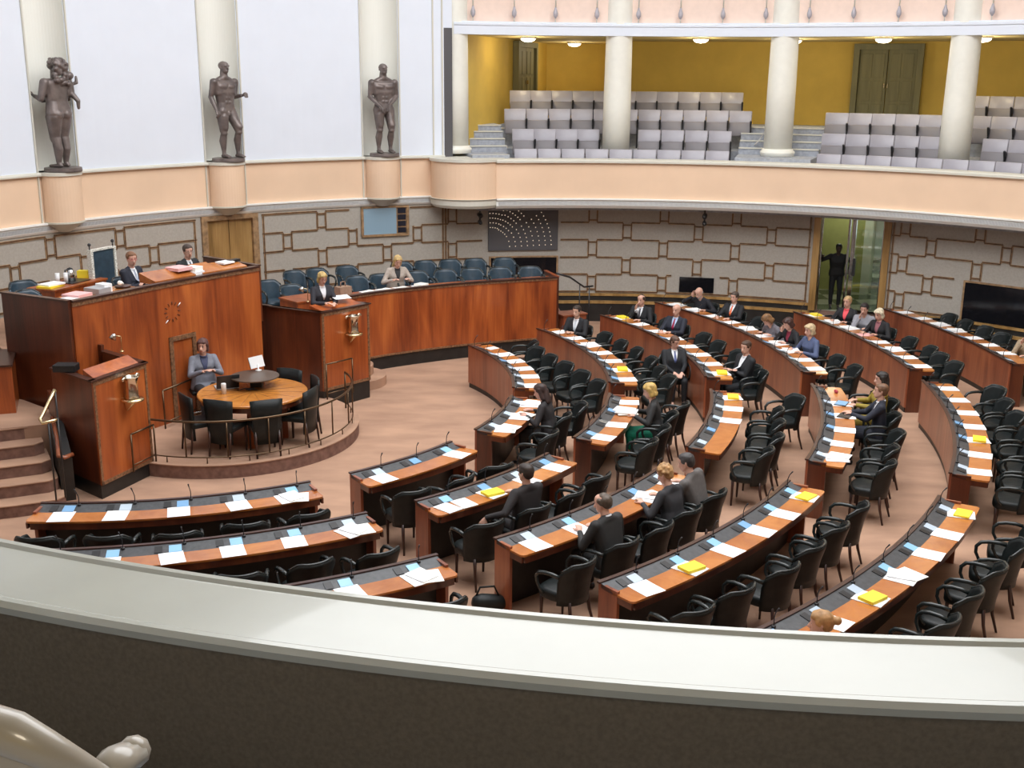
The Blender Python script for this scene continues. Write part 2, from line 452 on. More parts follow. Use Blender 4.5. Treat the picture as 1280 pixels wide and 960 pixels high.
# stepped gallery floor
TIERS = [(RG + .4, 12.15, 3.10), (12.15, 13.05, 3.50), (13.05, 13.95, 3.93), (13.95, 14.9, 4.34), (14.9, 20.5, 4.42)]
AISLES = [(99.9, 104.2), (67.2, 75.6), (28., 36.)]
mb = MB()
for r0, r1, z in TIERS:
    mb.ring(O0, r0, r1, z - .45, z, G0, G1 + 1.6, n=220)
    if r0 < 11.7: mb.ring(O0, RG + .06, RG + .42, z - .2, z, 232, 300, n=60)
for a0, a1 in AISLES:
    for i, (r0, r1, z) in enumerate(TIERS[:4]):
        zn = TIERS[i + 1][2]
        mb.ring(O0, r1 - .28, r1 + .02, z - .2, (z + zn) / 2, a0, a1, n=8)
struct(mb, 'floor_gallery', M['step_grey'])
# floor of the landing by the first column
mb = MB(); mb.ring(O0, RG + .4, 12.6, 3.6, 3.88, 100.3, 104.5, n=6)
for k, z in enumerate((4.03, 4.18, 4.33, 4.46)):
    mb.ring(O0, 12.45 + .28 * k, 12.73 + .28 * k + (1.2 if k == 3 else 0), 3.6, z, 99.9, 104.0, n=6)
mb.ring(O0, RG + .4, 12.7, 3.6, 3.88, 67.3, 75.4, n=8)
for k, z in enumerate((4.03, 4.18, 4.33, 4.46)):
    mb.ring(O0, 12.7 + .3 * k, 13.0 + .3 * k + (1.2 if k == 3 else 0), 3.6, z, 67.3, 75.4, n=8)
struct(mb, 'floor_gallery_steps', M['step_grey'])
mb = MB()  # pale strips on the step fronts: the lit edges put into colour
for k, z in enumerate((4.03, 4.18, 4.33, 4.46)):
    mb.ring(O0, 12.43 + .28 * k, 12.50 + .28 * k, z - .02, z + .006, 99.9, 104.0, n=6); mb.ring(O0, 12.68 + .3 * k, 12.75 + .3 * k, z - .02, z + .006, 67.3, 75.4, n=8)
mb.ring(O0, RG + .44, RG + .5, 3.86, 3.886, 100.3, 104.5, n=6)
struct(mb, 'trim_17', M['moulding'])

# back wall with openings hidden behind doors
Cn = (19.2 * cos(radians(93.2)), 19.2 * sin(radians(93.2)))
sa = P2(O0, 12.62, 103.9)
mb = MB()
mb.ring(O0, 16.5, 16.8, 3.4, 6.6, -110, 88.0, n=120)
mb.prism([sa, Cn, (Cn[0], Cn[1] + .3), (sa[0] - .3, sa[1])], 3.6, 6.6)
mb.prism([Cn, (.62, 19.25), (.62, 19.55), (Cn[0], Cn[1] + .3)], 3.6, 6.6)
mb.prism([P2(O0, 16.5, 88.0), P2(O0, 16.8, 88.0), (.9, 19.5), (.6, 19.3)], 3.6, 6.6)
mb.ring(O0, 12.55, 16.8, 3.0, 6.6, 196.5, 197.2, n=2)
struct(mb, 'wall_gallery_back', M['mustard'])
mb = MB(); mb.ring(O0, 16.5, 16.8, 3.4, 6.6, 196.5, 250, n=40); struct(mb, 'wall_gallery_near', M['mustard'])
# ceiling over the gallery
mb = MB(); mb.ring(O0, 12.35, 20.5, 6.47, 6.62, -115, 104.5, n=120); mb.ring(O0, 12.35, 17.5, 6.47, 6.62, 196, 245, n=40)
struct(mb, 'ceiling_gallery', mat('gallery_ceiling', (.62, .50, .22), .8))
mb = MB(); mb.ring(O0, 12.35, 17.5, 6.47, 6.62, 245, 290, n=40); mb.ring(O0, 16.5, 16.8, 3.4, 6.6, 250, 290, n=30)
struct(mb, 'wall_near', M['mustard'])
# fascia of the upper gallery
mb = MB()
mb.arc(O0, [(12.10, 6.46), (12.40, 6.46), (12.40, 6.74), (12.12, 6.74), (12.12, 6.72), (12.08, 6.70), (12.08, 6.66), (12.10, 6.64)], -115, 105.9, n=200)
struct(mb, 'trim_14', M['wall_white'])
mb = MB(); mb.ring(O0, 12.30, 12.38, 6.72, 7.75, -115, 105.9, n=200); struct(mb, 'wall_upper_gallery', M['peach_light'])
mb = MB(); mb.arc(O0, [(12.05, 7.72), (12.42, 7.72), (12.42, 7.82), (12.05, 7.82)], -115, 105.9, n=200); struct(mb, 'trim_15', M['moulding'])
mb = MB(); mb.ring(O0, 14.5, 14.8, 7.6, ZT, -115, 106, n=120); mb.ring(O0, 12.3, 14.8, 6.62, 6.7, -115, 106, n=120)
struct(mb, 'wall_upper_back', M['peach_light'])
mb = MB(); mb.ring(O0, 12.6, 12.9, 6.6, ZT, 196, 245, n=30); struct(mb, 'wall_upper_near', M['wall_white'])
# railing rods with bulb-shaped knobs
rod = None
k = 0
for a in [103.8 - 4.36 * i for i in range(15)]:
    if min(abs(a - c) for c in (105.5, 88.3, 71.4, 53.8)) < .6: continue
    x, y = P2(O0, 12.16, a)
    if rod is None:
        rod = empty('baluster', (x, y, 6.74), 0)
        q = MB(); q.lathe((0, 0, 0), [(.012, 0), (.012, .12)], n=8); q.lathe((0, 0, 0), [(.014, .3), (.014, .98)], n=8); q.build('rod', rod, M['moulding'])
        q = MB(); q.lathe((0, 0, 0), [(.012, .08), (.05, .14), (.055, .2), (.035, .26), (.02, .32)], n=12); q.build('knob', rod, mat('knob_grey', (.42, .40, .44), .4))
        r_ = rod
    else:
        r_ = copy_tree(rod); r_.location = (x, y, 6.74)
    k += 1
    tag(r_, 'slim white railing rod with a grey bulb, %s from the left on the upper gallery' % (ORD + ['thirteenth', 'fourteenth', 'fifteenth'])[k - 1], 'railing rod', 'railing rods of the upper gallery')

# columns
def column(a, label, r=12.40, z0=3.88):
    x, y = P2(O0, r, a); t_ = empty('column', (x, y, z0), 0, label, 'column', 'white columns of the gallery')
    q = MB(); q.lathe((0, 0, 0), [(.315, .16 ), (.312, 1.5), (.295, 3.2), (.27, 5.), (.255, 8.1)], n=40); q.build('shaft', t_, M['column'])
    q = MB(); q.lathe((0, 0, 0), [(.37, 0), (.37, .05), (.385, .07), (.385, .11), (.35, .13), (.335, .165), (.315, .17)], n=40); q.build('base', t_, M['column'])
    return t_
column(105.55, 'white column at the left end of the gallery, beside the last blue-white wall panel')
column(88.25, 'white column between the grey seat blocks, second from the left', z0=3.52)
column(71.3, 'white column standing at the gallery aisle beside the grey steps, third from left')
column(53.9, 'white column at the right, in front of the green double door side', z0=3.52)
for i, a in enumerate((36.6, 19.4)):
    c_ = column(a, ['white gallery column beyond the right edge, next after the fourth', 'white gallery column farthest along the right side of the hall'][i])

# main ceiling with skylight
mb = MB(); mb.arc(O0, [(8.3, ZT), (15.2, ZT), (15.2, ZT + .2), (8.3, ZT + .2)], 0, 360, 96); struct(mb, 'ceiling', M['cornice'])
mb = MB(); mb.arc(O0, [(0.001, ZT + .3), (8.3, ZT + .1), (8.3, ZT + .2), (0.001, ZT + .6)], 0, 360, 72); struct(mb, 'window_1', M['skylight'])

# gallery ceiling lamps
def lamp(x, y, label, e=42):
    t_ = empty('ceiling_lamp', (x, y, 6.47), 0, label, 'lamp', 'round lamps under the gallery ceiling')
    q = MB(); q.lathe((0, 0, 0), [(.20, 0), (.20, -.03), (.17, -.04)], n=24); q.build('rim', t_, M['moulding'])
    q = MB(); q.lathe((0, 0, 0), [(.175, -.03), (.16, -.07), (.11, -.10), (.02, -.115)], n=24); q.build('shade', t_, M['lamp'])
    l = bpy.data.lights.new('gallery_lamp', 'POINT'); l.energy = e * .7; l.color = (1, .85, .60); l.shadow_soft_size = .15
    lo = bpy.data.objects.new('gallery_lamp', l); lo.location = (x, y, 6.2); COL.objects.link(lo)
lamp(*P2(O0, 13.66, 97.0), 'round white ceiling lamp nearest the left, above the narrow green door')
lamp(*P2(O0, 17.6, 91.2), 'smaller round ceiling lamp deep behind, left of the second column', 34)
lamp(*P2(O0, 13.4, 79.9), 'round white ceiling lamp between the second and third columns')
lamp(*P2(O0, 13.4, 62.5), 'round white ceiling lamp above the green double door')
lamp(*P2(O0, 13.4, 53.6), 'round white ceiling lamp just right of the fourth column')
lamp(*P2(O0, 14.2, 71.2), 'round ceiling lamp mostly hidden behind the third column')
for a in (36, 18):
    l = bpy.data.lights.new('gallery_lamp', 'POINT'); l.energy = 30; l.color = (1, .85, .60); lo = bpy.data.objects.new('gallery_lamp', l); lo.location = (*P2(O0, 13.6, a), 6.1); COL.objects.link(lo)

# gallery doors (real double doors let into the wall)
def ddoor(name, pa, pb, z0, z1):
    pa = Vector((*pa, 0)); pb = Vector((*pb, 0)); d = (pb - pa); w = d.length
    root = empty(name, pa, atan2(d.y, d.x)); root['kind'] = 'structure'
    q = MB()
    q.box(-.14, 0, -.14, .02, z0, z1 + .14); q.box(w, w + .14, -.14, .02, z0, z1 + .14); q.box(0, w, -.14, .02, z1, z1 + .14)
    q.build('door_frame', root, M['door_green'])
    for s in (0, 1):
        x0 = s * w / 2 + .01; x1 = (s + 1) * w / 2 - .01
        q = MB(); q.box(x0, x1, -.06, .0, z0, z1)
        h = (z1 - z0)
        for a, b in ((.05, .30), (.34, .60), (.64, .95)):
            for (u, v) in ((x0 + .07, (x0 + x1) / 2 - .03), ((x0 + x1) / 2 + .03, x1 - .07)) if w > 1.2 else ((x0 + .06, x1 - .06),):
                q.box(u, v, -.075, -.05, z0 + a * h, z0 + b * h)
        lf = q.build('door_leaf', root, M['door_green'], .006)
        q = MB(); q.box(w / 2 - .05 + s * .08, w / 2 - .03 + s * .08, -.12, -.06, z0 + .95, z0 + 1.05); q.build('handle', lf, M['brass'])
    return root
p0 = Vector((*sa, 0)); p1 = Vector((*Cn, 0)); dd = (p1 - p0)
nn = Vector((dd.y, -dd.x, 0)).normalized() * .03
A_ = p0 + dd * .53 + nn; B_ = p0 + dd * .76 + nn
ddoor('door_1', (A_.x, A_.y), (B_.x, B_.y), 4.42, 6.3)
ddoor('door_2', P2(O0, 16.42, 66.2), P2(O0, 16.42, 61.4), 4.42, 6.28)

# wooden double door behind the podium
root = empty('door_3', (0, 0, 0)); root['kind'] = 'structure'
q = MB(); q.ring(O0, RW - .05, RW + .1, .4, 2.78, WD[0] - .15, WD[0] + .45, n=2); q.ring(O0, RW - .05, RW + .1, .4, 2.78, WD[1] - .45, WD[1] + .15, n=2)
q.ring(O0, RW - .05, RW + .1, 2.68, 2.78, WD[0], WD[1], n=6); q.build('door_frame', root, M['trim_gold'])
for s in (0, 1):
    a0 = WD[0] + .45 + s * 2.46; q = MB(); q.ring(O0, RW + .04, RW + .12, .4, 2.68, a0, a0 + 2.40, n=4); lf = q.build('door_leaf', root, M['door_wood'])
    q = MB(); aa = WD[0] + .45 + 2.3 + s * .3; q.ring(O0, RW - .01, RW + .04, 1.45, 1.52, aa - .04, aa + .04, n=1); q.build('handle', lf, M['brass'])

# glass entrance: frame, leaf, steps, lobby
root = empty('door_4', (0, 0, 0)); root['kind'] = 'structure'
q = MB()
for a0, a1 in ((DOOR[1] - .35, DOOR[1] + .35), (DOOR[0] - .5, DOOR[0] + .2)):
    q.ring(O0, RW - .06, RW + .3, .5, 2.8, a0, a1, n=2)
q.build('door_frame', root, M['door_wood'])
q = MB()
for a0, a1 in ((62.35, 62.75), (62.95, 63.15), (59.45, 59.6), (DOOR[1] - .55, DOOR[1] - .4)):
    q.ring(O0, RW + .05, RW + .13, .46, 2.72, a0, a1, n=1)
q.ring(O0, RW + .05, RW + .12, .46, .58, 59.5, 62.6, n=3)
q.build('metal_frame', root, M['chrome'])
q = MB(); q.ring(O0, RW + .07, RW + .09, .56, 2.7, 59.6, 62.4, n=4); q.build('pane', root, M['glass'])
q = MB(); q.ring(O0, RW - .04, RW + .06, 1.35, 1.75, 62.1, 62.35, n=1); q.build('handle', root, M['black_metal'])
mb = MB()
for k in range(4):
    mb.ring(O0, 11.98 - .26 * (3 - k) - .22, 12.3, 0, .115 * (k + 1), 59.3, 66.2, n=8)
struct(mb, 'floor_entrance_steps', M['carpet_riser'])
u = Vector((cos(radians(62.7)), sin(radians(62.7)), 0)); v = Vector((-u.y, u.x, 0)); T = Matrix(((v.x, u.x, 0, 0), (v.y, u.y, 0, 0), (0, 0, 1, 0), (0, 0, 0, 1)))
mb = MB(); mb.box(-4, 4, 12.32, 21, .3, .46, None, T); struct(mb, 'floor_lobby', M['lobby_floor'])
mb = MB(); mb.box(-.75, -.6, 14.2, 21, .46, 3.0, None, T) if False else None
mb = MB(); mb.box(.25, 4, 15.0, 15.2, .46, 3.1, None, T); struct(mb, 'wall_lobby_left', M['lobby_green'])
mb = MB(); mb.box(-.45, -.2, 15.6, 17.4, .46, 3.1, None, T); mb.box(-4, 4, 20.8, 21, .46, 3.1, None, T); mb.box(-1.5, -1.4, 12.4, 21, .46, 3.1, None, T); mb.box(4, 4.1, 12.4, 21, .46, 3.1, None, T)
mb.box(.05, .25, 14.9, 15.3, .46, 3.1, None, T)
struct(mb, 'wall_lobby', M['lobby_cream'])
mb = MB(); mb.box(-4, 4, 12.3, 21, 3.05, 3.2, None, T); struct(mb, 'ceiling_lobby', M['lobby_cream'])
mb = MB(); mb.box(-1.39, -1.37, 16.5, 18.5, 1.5, 2.8, None, T); struct(mb, 'window_2', M['window_light'])
for yy, xx, e in ((14, .6, 28), (17.5, -.6, 50)):
    l = bpy.data.lights.new('lobby_light', 'POINT'); l.energy = e; l.color = (1, 1, .85); l.shadow_soft_size = .3; lo = bpy.data.objects.new('lobby_light', l)
    lo.location = T @ Vector((xx, yy, 2.8)); COL.objects.link(lo)

# ---- boards on the wall
def wallbox(q, a0, a1, z0, z1, d0=.03, d1=.0, n=None, m=None): q.ring(O0, RW - d0, RW - d1, z0, z1, a0, a1, m, n)
t_ = empty('information_board', (*P2(O0, RW, 113.8), 2.1), 0); t_.location = (0, 0, 0)
tag(t_, 'blue electronic information board in a wooden frame, high on the wall', 'board')
q = MB(); wallbox(q, 111.15, 116.45, 2.10, 2.15, .05); wallbox(q, 111.15, 116.45, 2.73, 2.77, .05); wallbox(q, 111.15, 111.4, 2.1, 2.77, .05); wallbox(q, 116.2, 116.45, 2.1, 2.77, .05); q.build('frame', t_, M['trim_gold'])
q = MB(); wallbox(q, 112.55, 116.2, 2.15, 2.73, .03); q.build('screen', t_, M['board_blue'])
for k in range(4):
    q = MB(); wallbox(q, 111.5, 112.4, 2.17 + k * .143, 2.17 + k * .143 + .115, .035); q.build('slot', t_, M['board_dark'])
q = MB(); wallbox(q, 111.4, 112.55, 2.15, 2.73, .025); q.build('panel', t_, M['trim_gold'])
# voting board: lamps in arcs
t_ = empty('voting_board', (0, 0, 0)); tag(t_, 'dark voting board with small lamps in fan-shaped arcs', 'voting board')
q = MB(); wallbox(q, 94.5, 102.3, 1.68, 2.72, .05); q.build('panel', t_, M['board_grey'])
q = MB()
def bulb_px(px, py):
    # px, py in metres on the board, from the left edge and from the bottom
    a = 102.3 - degrees(px / RW); r = RW - .055
    x, y = P2(O0, r, a); bb = bmesh.ops.create_icosphere(q.bm, subdivisions=1, radius=.0125, matrix=Matrix.Translation((x, y, 1.68 + py)))
def fan(cx, cy, r0, r1, nr, th0, th1, n0, n1):
    for i in range(nr):
        r = r0 + (r1 - r0) * i / (nr - 1); nn_ = round(n0 + (n1 - n0) * i / (nr - 1))
        for j in range(nn_):
            th = radians(th0 + (th1 - th0) * j / max(1, nn_ - 1)); bulb_px(cx + r * cos(th), cy + r * sin(th))
fan(.06, .08, .44, 1.42, 8, 2, 34, 3, 9); fan(.06, .08, .44, 1.05, 6, 43, 66, 4, 6); fan(.06, .08, .46, 1.0, 6, 71, 92, 4, 6)
lb = q.build('lamps', t_, M['bulb']); lb['kind'] = 'stuff'
# dark screens below the voting board and along the walls
def dscreen(a0, a1, z0, z1, label, frame=True):
    t_ = empty('wall_screen', (0, 0, 0)); tag(t_, label, 'screen')
    q = MB(); wallbox(q, a0, a1, z0, z1, .03); q.build('glass_panel', t_, M['glass_black'])
    if frame:
        f = .035; fa = .18; q = MB(); wallbox(q, a0 - fa, a1 + fa, z1, z1 + f, .045); wallbox(q, a0 - fa, a0, z0, z1, .045); wallbox(q, a1, a1 + fa, z0, z1, .045); q.build('frame', t_, M['trim_gold'])
dscreen(94.6, 102.0, 1.12, 1.51, 'dark glass interpreter window framed in brown below the voting board')
dscreen(77.0, 80.8, .74, 1.09, 'small black wall screen behind the last desk row, left of the entrance', False)
dscreen(38.0, 50.8, .67, 1.47, 'wide black wall screen at the right behind the outermost desks')
# cameras hanging from the soffit
def cam_unit(px, py, pz, label):
    t_ = empty('ceiling_camera', (px, py, pz), atan2(-py, -px) - pi / 2, label, 'camera')
    q = MB(); q.box(-.05, .05, -.05, .05, -.04, 0); q.lathe((0, 0, -.3), [(.02, 0), (.02, .26)], n=8); q.build('mount', t_, M['black_metal'])
    q = MB(); q.hull([((0, -.05, -.22), .06), ((0, .08, -.24), .055)]); q.build('body', t_, M['black_metal'])
    q = MB(); q.hull([((0, -.02, -.38), .05), ((0, .06, -.40), .045)]); q.lathe((0, 0, -.38), [(.02, 0), (.02, .16)], n=8); q.build('lens_unit', t_, M['black_metal'])
x_, y_ = P2(O0, 11.6, 103.6); cam_unit(x_, y_, 2.78, 'black camera hanging under the rounded gallery corner beside the voting board')
x_, y_ = P2(O0, 11.5, 78.3); cam_unit(x_, y_, 2.80, 'black camera hanging under the gallery left of the glass entrance')

# ================================================================== DESKS AND CHAIRS
RC = {1: (-7.2, 3.14), 2: (-7.5, 3.63), 3: (-7.74, 3.99), 4: (-7.85, 4.31), 5: (-7.93, 4.74), 6: (-8., 5.1)}
RR = {1: 5.24, 2: 7.10, 3: 8.97, 4: 10.77, 5: 12.76, 6: 14.76}
ROWN = {1: 'innermost', 2: 'second', 3: 'third', 4: 'fourth', 5: 'fifth', 6: 'outermost'}
BLK = {'F': 'far block', 'M': 'middle block', 'C': 'near centre block', 'L': 'near left block'}
# block, row, angle high, angle low, seats, what lies on each place (from the high-angle end)
SEGS = [
 ('F', 1, 32.6, -.7, 6, 'swwwww'), ('F', 2, 32.2, -1.5, 7, 'wwWwwyw'), ('F', 3, 32.2, -.9, 8, 'ywwwwwwy'), ('F', 4, 33.2, -.3, 10, 'WWwwWwWWww'), ('F', 5, 20.8, -.9, 8, 'yWWpwWww'), ('F', 6, 18.2, -.6, 8, 'wwWWwww.'),
 ('M', 1, -6.1, -26.0, 3, 'WWW'), ('M', 2, -7.0, -26.0, 4, 'wBww'), ('M', 3, -6.0, -25.2, 5, 'yww..'), ('M', 4, -4.7, -25.5, 6, 'rttwwW'), ('M', 5, -4.6, -25.7, 7, 'wwwwyww'), ('M', 6, -4.6, -14, 3, 'ww.'),
 ('C', 1, -33.0, -52.2, 3, 'w.w'), ('C', 2, -32.4, -51.6, 4, 'wwyD'), ('C', 3, -31.5, -51.4, 5, 'wW.ww'), ('C', 4, -30.4, -51.2, 6, 'Ywwwyw'), ('C', 5, -30.0, -51.5, 7, 'YwwWyww'),
 ('L', 1, -58.2, -91.9, 5, 'Wwwww'), ('L', 2, -56.9, -91.5, 7, 'Wwwwwww'), ('L', 3, -56.2, -84, 6, 'WwDww.'),
]
def facing(c, x, y): return atan2(c[1] - y, c[0] - x) - pi / 2      # local +Y looks at c
DESKREC = {}
def desk(blk, row, ah, al, n, spec):
    c = RC[row]; R = RR[row]; am = (ah + al) / 2
    t_ = empty('curved_desk', (*P2(c, R, am), 0), 0, 'curved wooden desk with inset screens, %s row of the %s' % (ROWN[row], BLK[blk]) , 'desk', 'curved desks of the members')
    inv = Vector((*P2(c, R, am), 0))
    def fin(q, name, m, bevel=0.):
        q.bm.transform(Matrix.Translation(-inv)) if hasattr(q.bm, 'transform') else None
        return q.build(name, t_, m, bevel)
    def da(d, r): return degrees(d / r)
    q = MB(); q.ring(c, R, R + .03, .09, .79, al, ah); fin(q, 'front_panel', M['desk_front'])
    q = MB(); q.ring(c, R + .015, R + .06, 0, .09, al + .1, ah - .1); fin(q, 'plinth', M['black_base'])
    q = MB(); q.ring(c, R - .012, R + .035, .79, .81, al - .1, ah + .1); fin(q, 'top_edge', M['edge_dark'])
    e = da(.035, R)
    for a0 in (al, ah - e):
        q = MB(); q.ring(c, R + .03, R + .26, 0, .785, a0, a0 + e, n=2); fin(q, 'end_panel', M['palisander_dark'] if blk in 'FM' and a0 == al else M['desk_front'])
    q = MB(); q.ring(c, R + .045, R + .07, .05, .76, al + e, ah - e); fin(q, 'back_panel', M['black_base'])
    q = MB(); q.arc(c, [(R + .035, .745), (R + .20, .735), (R + .20, .755), (R + .035, .795)], al, ah, m=M['console']); fin(q, 'console_strip', M['console'])
    # wooden work surface with rounded outer corners
    q = MB(); r1 = R + .475; k = 5; rad_ = .05; e2 = da(rad_, r1)
    prof = []
    N = max(8, int((ah - al) / 1.0)); out = []
    for i in range(N + 1): out.append(P2(c, R + .20, al + (ah - al) * i / N))
    outer = []
    for i in range(N + 1):
        a = al + e2 + (ah - al - 2 * e2) * i / N; outer.append(P2(c, r1, a))
    cor1 = [P2(c, r1 - rad_ + rad_ * cos(th), al + e2 - degrees(rad_ * sin(th) / r1)) for th in [pi / 2 * j / k for j in range(k, 0, -1)]]
    cor2 = [P2(c, r1 - rad_ + rad_ * cos(th), ah - e2 + degrees(rad_ * sin(th) / r1)) for th in [pi / 2 * j / k for j in range(1, k + 1)]]
    poly_in = out; poly_out = cor1 + outer + cor2
    # strip faces between inner and outer curve
    m_ = len(poly_out); inn = [P2(c, R + .20, al + (ah - al) * i / (m_ - 1)) for i in range(m_)]
    vs = [(p[0], p[1], .735) for p in inn] + [(p[0], p[1], .735) for p in poly_out] + [(p[0], p[1], .757) for p in inn] + [(p[0], p[1], .757) for p in poly_out]
    fs = []
    for i in range(m_ - 1):
        fs += [(i, i + 1, m_ + i + 1, m_ + i), (2 * m_ + i, 2 * m_ + i + 1, 3 * m_ + i + 1, 3 * m_ + i), (i, i + 1, 2 * m_ + i + 1, 2 * m_ + i), (m_ + i, m_ + i + 1, 3 * m_ + i + 1, 3 * m_ + i)]
    fs += [(0, m_, 3 * m_, 2 * m_), (m_ - 1, 2 * m_ - 1, 4 * m_ - 1, 3 * m_ - 1)]
    q.faces(vs, fs, M['worktop']); fin(q, 'work_surface', M['worktop'])
    q = MB(); q.ring(c, r1 - .04, r1 - .012, .655, .735, al + e2, ah - e2); q.ring(c, R + .2, r1 - .02, .665, .735, al + .02, al + e * .7, n=1); q.ring(c, R + .2, r1 - .02, .665, .735, ah - e * .7, ah - .02, n=1)
    fin(q, 'apron', M['palisander_dark'])
    st = (ah - al) / n; seats = []
    far = blk == 'F'
    for i in range(n):
        a = ah - st * (i + .5); wa = da(.115, R)
        q = MB(); q.arc(c, [(R + .075, .79), (R + .19, .762), (R + .19, .768), (R + .075, .796)], a - wa * .2, a + wa * .9, n=2)
        fin(q, 'screen', random.choice([M['screen'], M['screen'], M['screen3'], M['screen2']]) if blk in 'CL' else random.choice([M['screen2'], M['screen2'], M['screen4'], M['screen3']]))
        q = MB(); q.arc(c, [(R + .07, .790), (R + .18, .763), (R + .18, .768), (R + .07, .794)], a - wa * 1.45, a - wa * .75, n=1); fin(q, 'drawer_hollow', M['console_dark'])  # thin black slab painted in for the dark hollow of the equipment drawer
        # gooseneck microphone
        ma = a + wa * 1.15; b0 = Vector((*P2(c, R + .06, ma), .79)); o_ = Vector((cos(radians(ma)), sin(radians(ma)), 0)); lat = Vector((-o_.y, o_.x, 0))
        q = MB(); q.lathe(b0, [(.022, 0), (.022, .018), (.008, .02)], n=8)
        q.tube([b0, b0 + Vector((0, 0, .10)), b0 + o_ * .02 + Vector((0, 0, .16)) - lat * .012, b0 + o_ * .06 + Vector((0, 0, .215)) - lat * .02], [.0055, .005, .005, .009], n=6); fin(q, 'microphone', M['black_metal'])
        seats.append(a)
    DESKREC[(blk, row)] = (c, R, seats, st)
    return t_
for S in SEGS: desk(*S)

# ------------------------------------------------------------------ chairs
def make_chair(leather, name='armchair'):
    t_ = empty(name)
    # seat cushion
    q = MB(); pts = []
    for i in range(24):
        a = 2 * pi * i / 24; cx = abs(cos(a)) ** .55 * (1 if cos(a) > 0 else -1); sy = abs(sin(a)) ** .55 * (1 if sin(a) > 0 else -1)
        pts.append((.235 * cx * (1. if sy > 0 else .93), .03 + .225 * sy))
    n = len(pts); vs = [];
    for z, k in ((.36, .97), (.38, 1.), (.43, 1.), (.455, .95), (.465, .8), (.468, 0.001)):
        vs += [(p[0] * k, .03 + (p[1] - .03) * k, z) for p in pts]
    fs = [tuple(range(n))[::-1]] + [(r * n + i, r * n + (i + 1) % n, (r + 1) * n + (i + 1) % n, (r + 1) * n + i) for r in range(5) for i in range(n)]
    q.faces(vs, fs, None, True); q.build('seat', t_, leather)
    # curved wrap-around backrest
    q = MB(); rows_ = [(.33, .235, .0), (.42, .24, .0), (.60, .255, -.015), (.76, .27, -.045), (.80, .272, -.05)]
    A0, A1, K = 200, 340, 14
    def lay(off):
        out = []
        for (z, r, dy) in rows_:
            row = []
            for j in range(K + 1):
                a = radians(A0 + (A1 - A0) * j / K); dz = 0
                if z > .7:
                    e_ = abs(j - K / 2) / (K / 2); dz = -.09 * max(0, e_ - .6) / .4
                row.append(((r + off) * cos(a), (r * 1.02 + off) * sin(a) * 1.0 + .03 + dy, z + dz))
            out.append(row)
        return out
    inn, ou = lay(-.018), lay(.018); vs = []; idx = {}
    for s_, L_ in enumerate((inn, ou)):
        for i, row in enumerate(L_):
            for j, p in enumerate(row): idx[(s_, i, j)] = len(vs); vs.append(p)
    fs = []; I = len(rows_)
    for s_ in (0, 1):
        for i in range(I - 1):
            for j in range(K): fs.append((idx[s_, i, j], idx[s_, i, j + 1], idx[s_, i + 1, j + 1], idx[s_, i + 1, j]))
    for i in range(I - 1):
        for j in (0, K): fs.append((idx[0, i, j], idx[0, i + 1, j], idx[1, i + 1, j], idx[1, i, j]))
    for j in range(K):
        for i in (0, I - 1): fs.append((idx[0, i, j], idx[0, i, j + 1], idx[1, i, j + 1], idx[1, i, j]))
    q.faces(vs, fs, None, True); q.build('backrest', t_, leather)
    q = MB(); q.tube([((.272) * cos(radians(a)), .277 * sin(radians(a)) - .02, .805 - .09 * max(0, abs(a - 270) / 70 - .6) / .4) for a in range(202, 340, 8)], .016, n=8); q.build('top_piping', t_, M['leather_arm'])
    for s_ in (-1, 1):
        q = MB(); q.tube([(s_ * .252, -.10, .66), (s_ * .258, -.02, .672), (s_ * .262, .08, .668), (s_ * .26, .16, .65), (s_ * .255, .205, .60), (s_ * .245, .205, .53), (s_ * .24, .17, .46), (s_ * .235, .13, .42)], [.022, .023, .023, .022, .02, .018, .017, .017], n=8)
        q.build('armrest', t_, M['leather_arm'])
    for (x, y, dx, dy) in ((-.18, .19, 0, .005), (.18, .19, 0, .005), (-.15, -.16, -.03, -.08), (.15, -.16, .03, -.08)):
        q = MB(); q.tube([(x, y, .37), (x + dx * .3, y + dy * .3, .2), (x + dx, y + dy, 0)], [.021, .018, .013], n=6); q.build('leg', t_, M['chair_leg'])
    return t_
ch0 = make_chair(M['leather']); ch0_used = False
def put_chair(x, y, z, rz, label, group=None, proto=None):
    global ch0_used
    if proto is None:
        if not ch0_used: o = ch0; ch0_used = True
        else: o = copy_tree(ch0)
    else: o = proto
    o.location = (x, y, z); o.rotation_euler = (0, 0, rz)
    tag(o, label, 'chair')
    if group: o['group'] = group
    return o
MOVE = {('F', 1, 3): (.12, .25), ('F', 1, 4): (.26, .35), ('F', 1, 5): (.42, .3), ('F', 1, 0): (.2, -.5), ('M', 3, 0): (.35, .4), ('M', 1, 0): (.12, .2), ('C', 1, 0): (.1, -.4), ('C', 5, 0): (.10, .15), ('C', 5, 1): (.05, .2),
        ('C', 3, 0): (.1, .2), ('M', 2, 0): (.15, -.3), ('M', 5, 0): (.12, .3), ('F', 3, 3): (.0, 0)}
SKIP = {('M', 6, 2), ('F', 6, 0)}
CH = {}
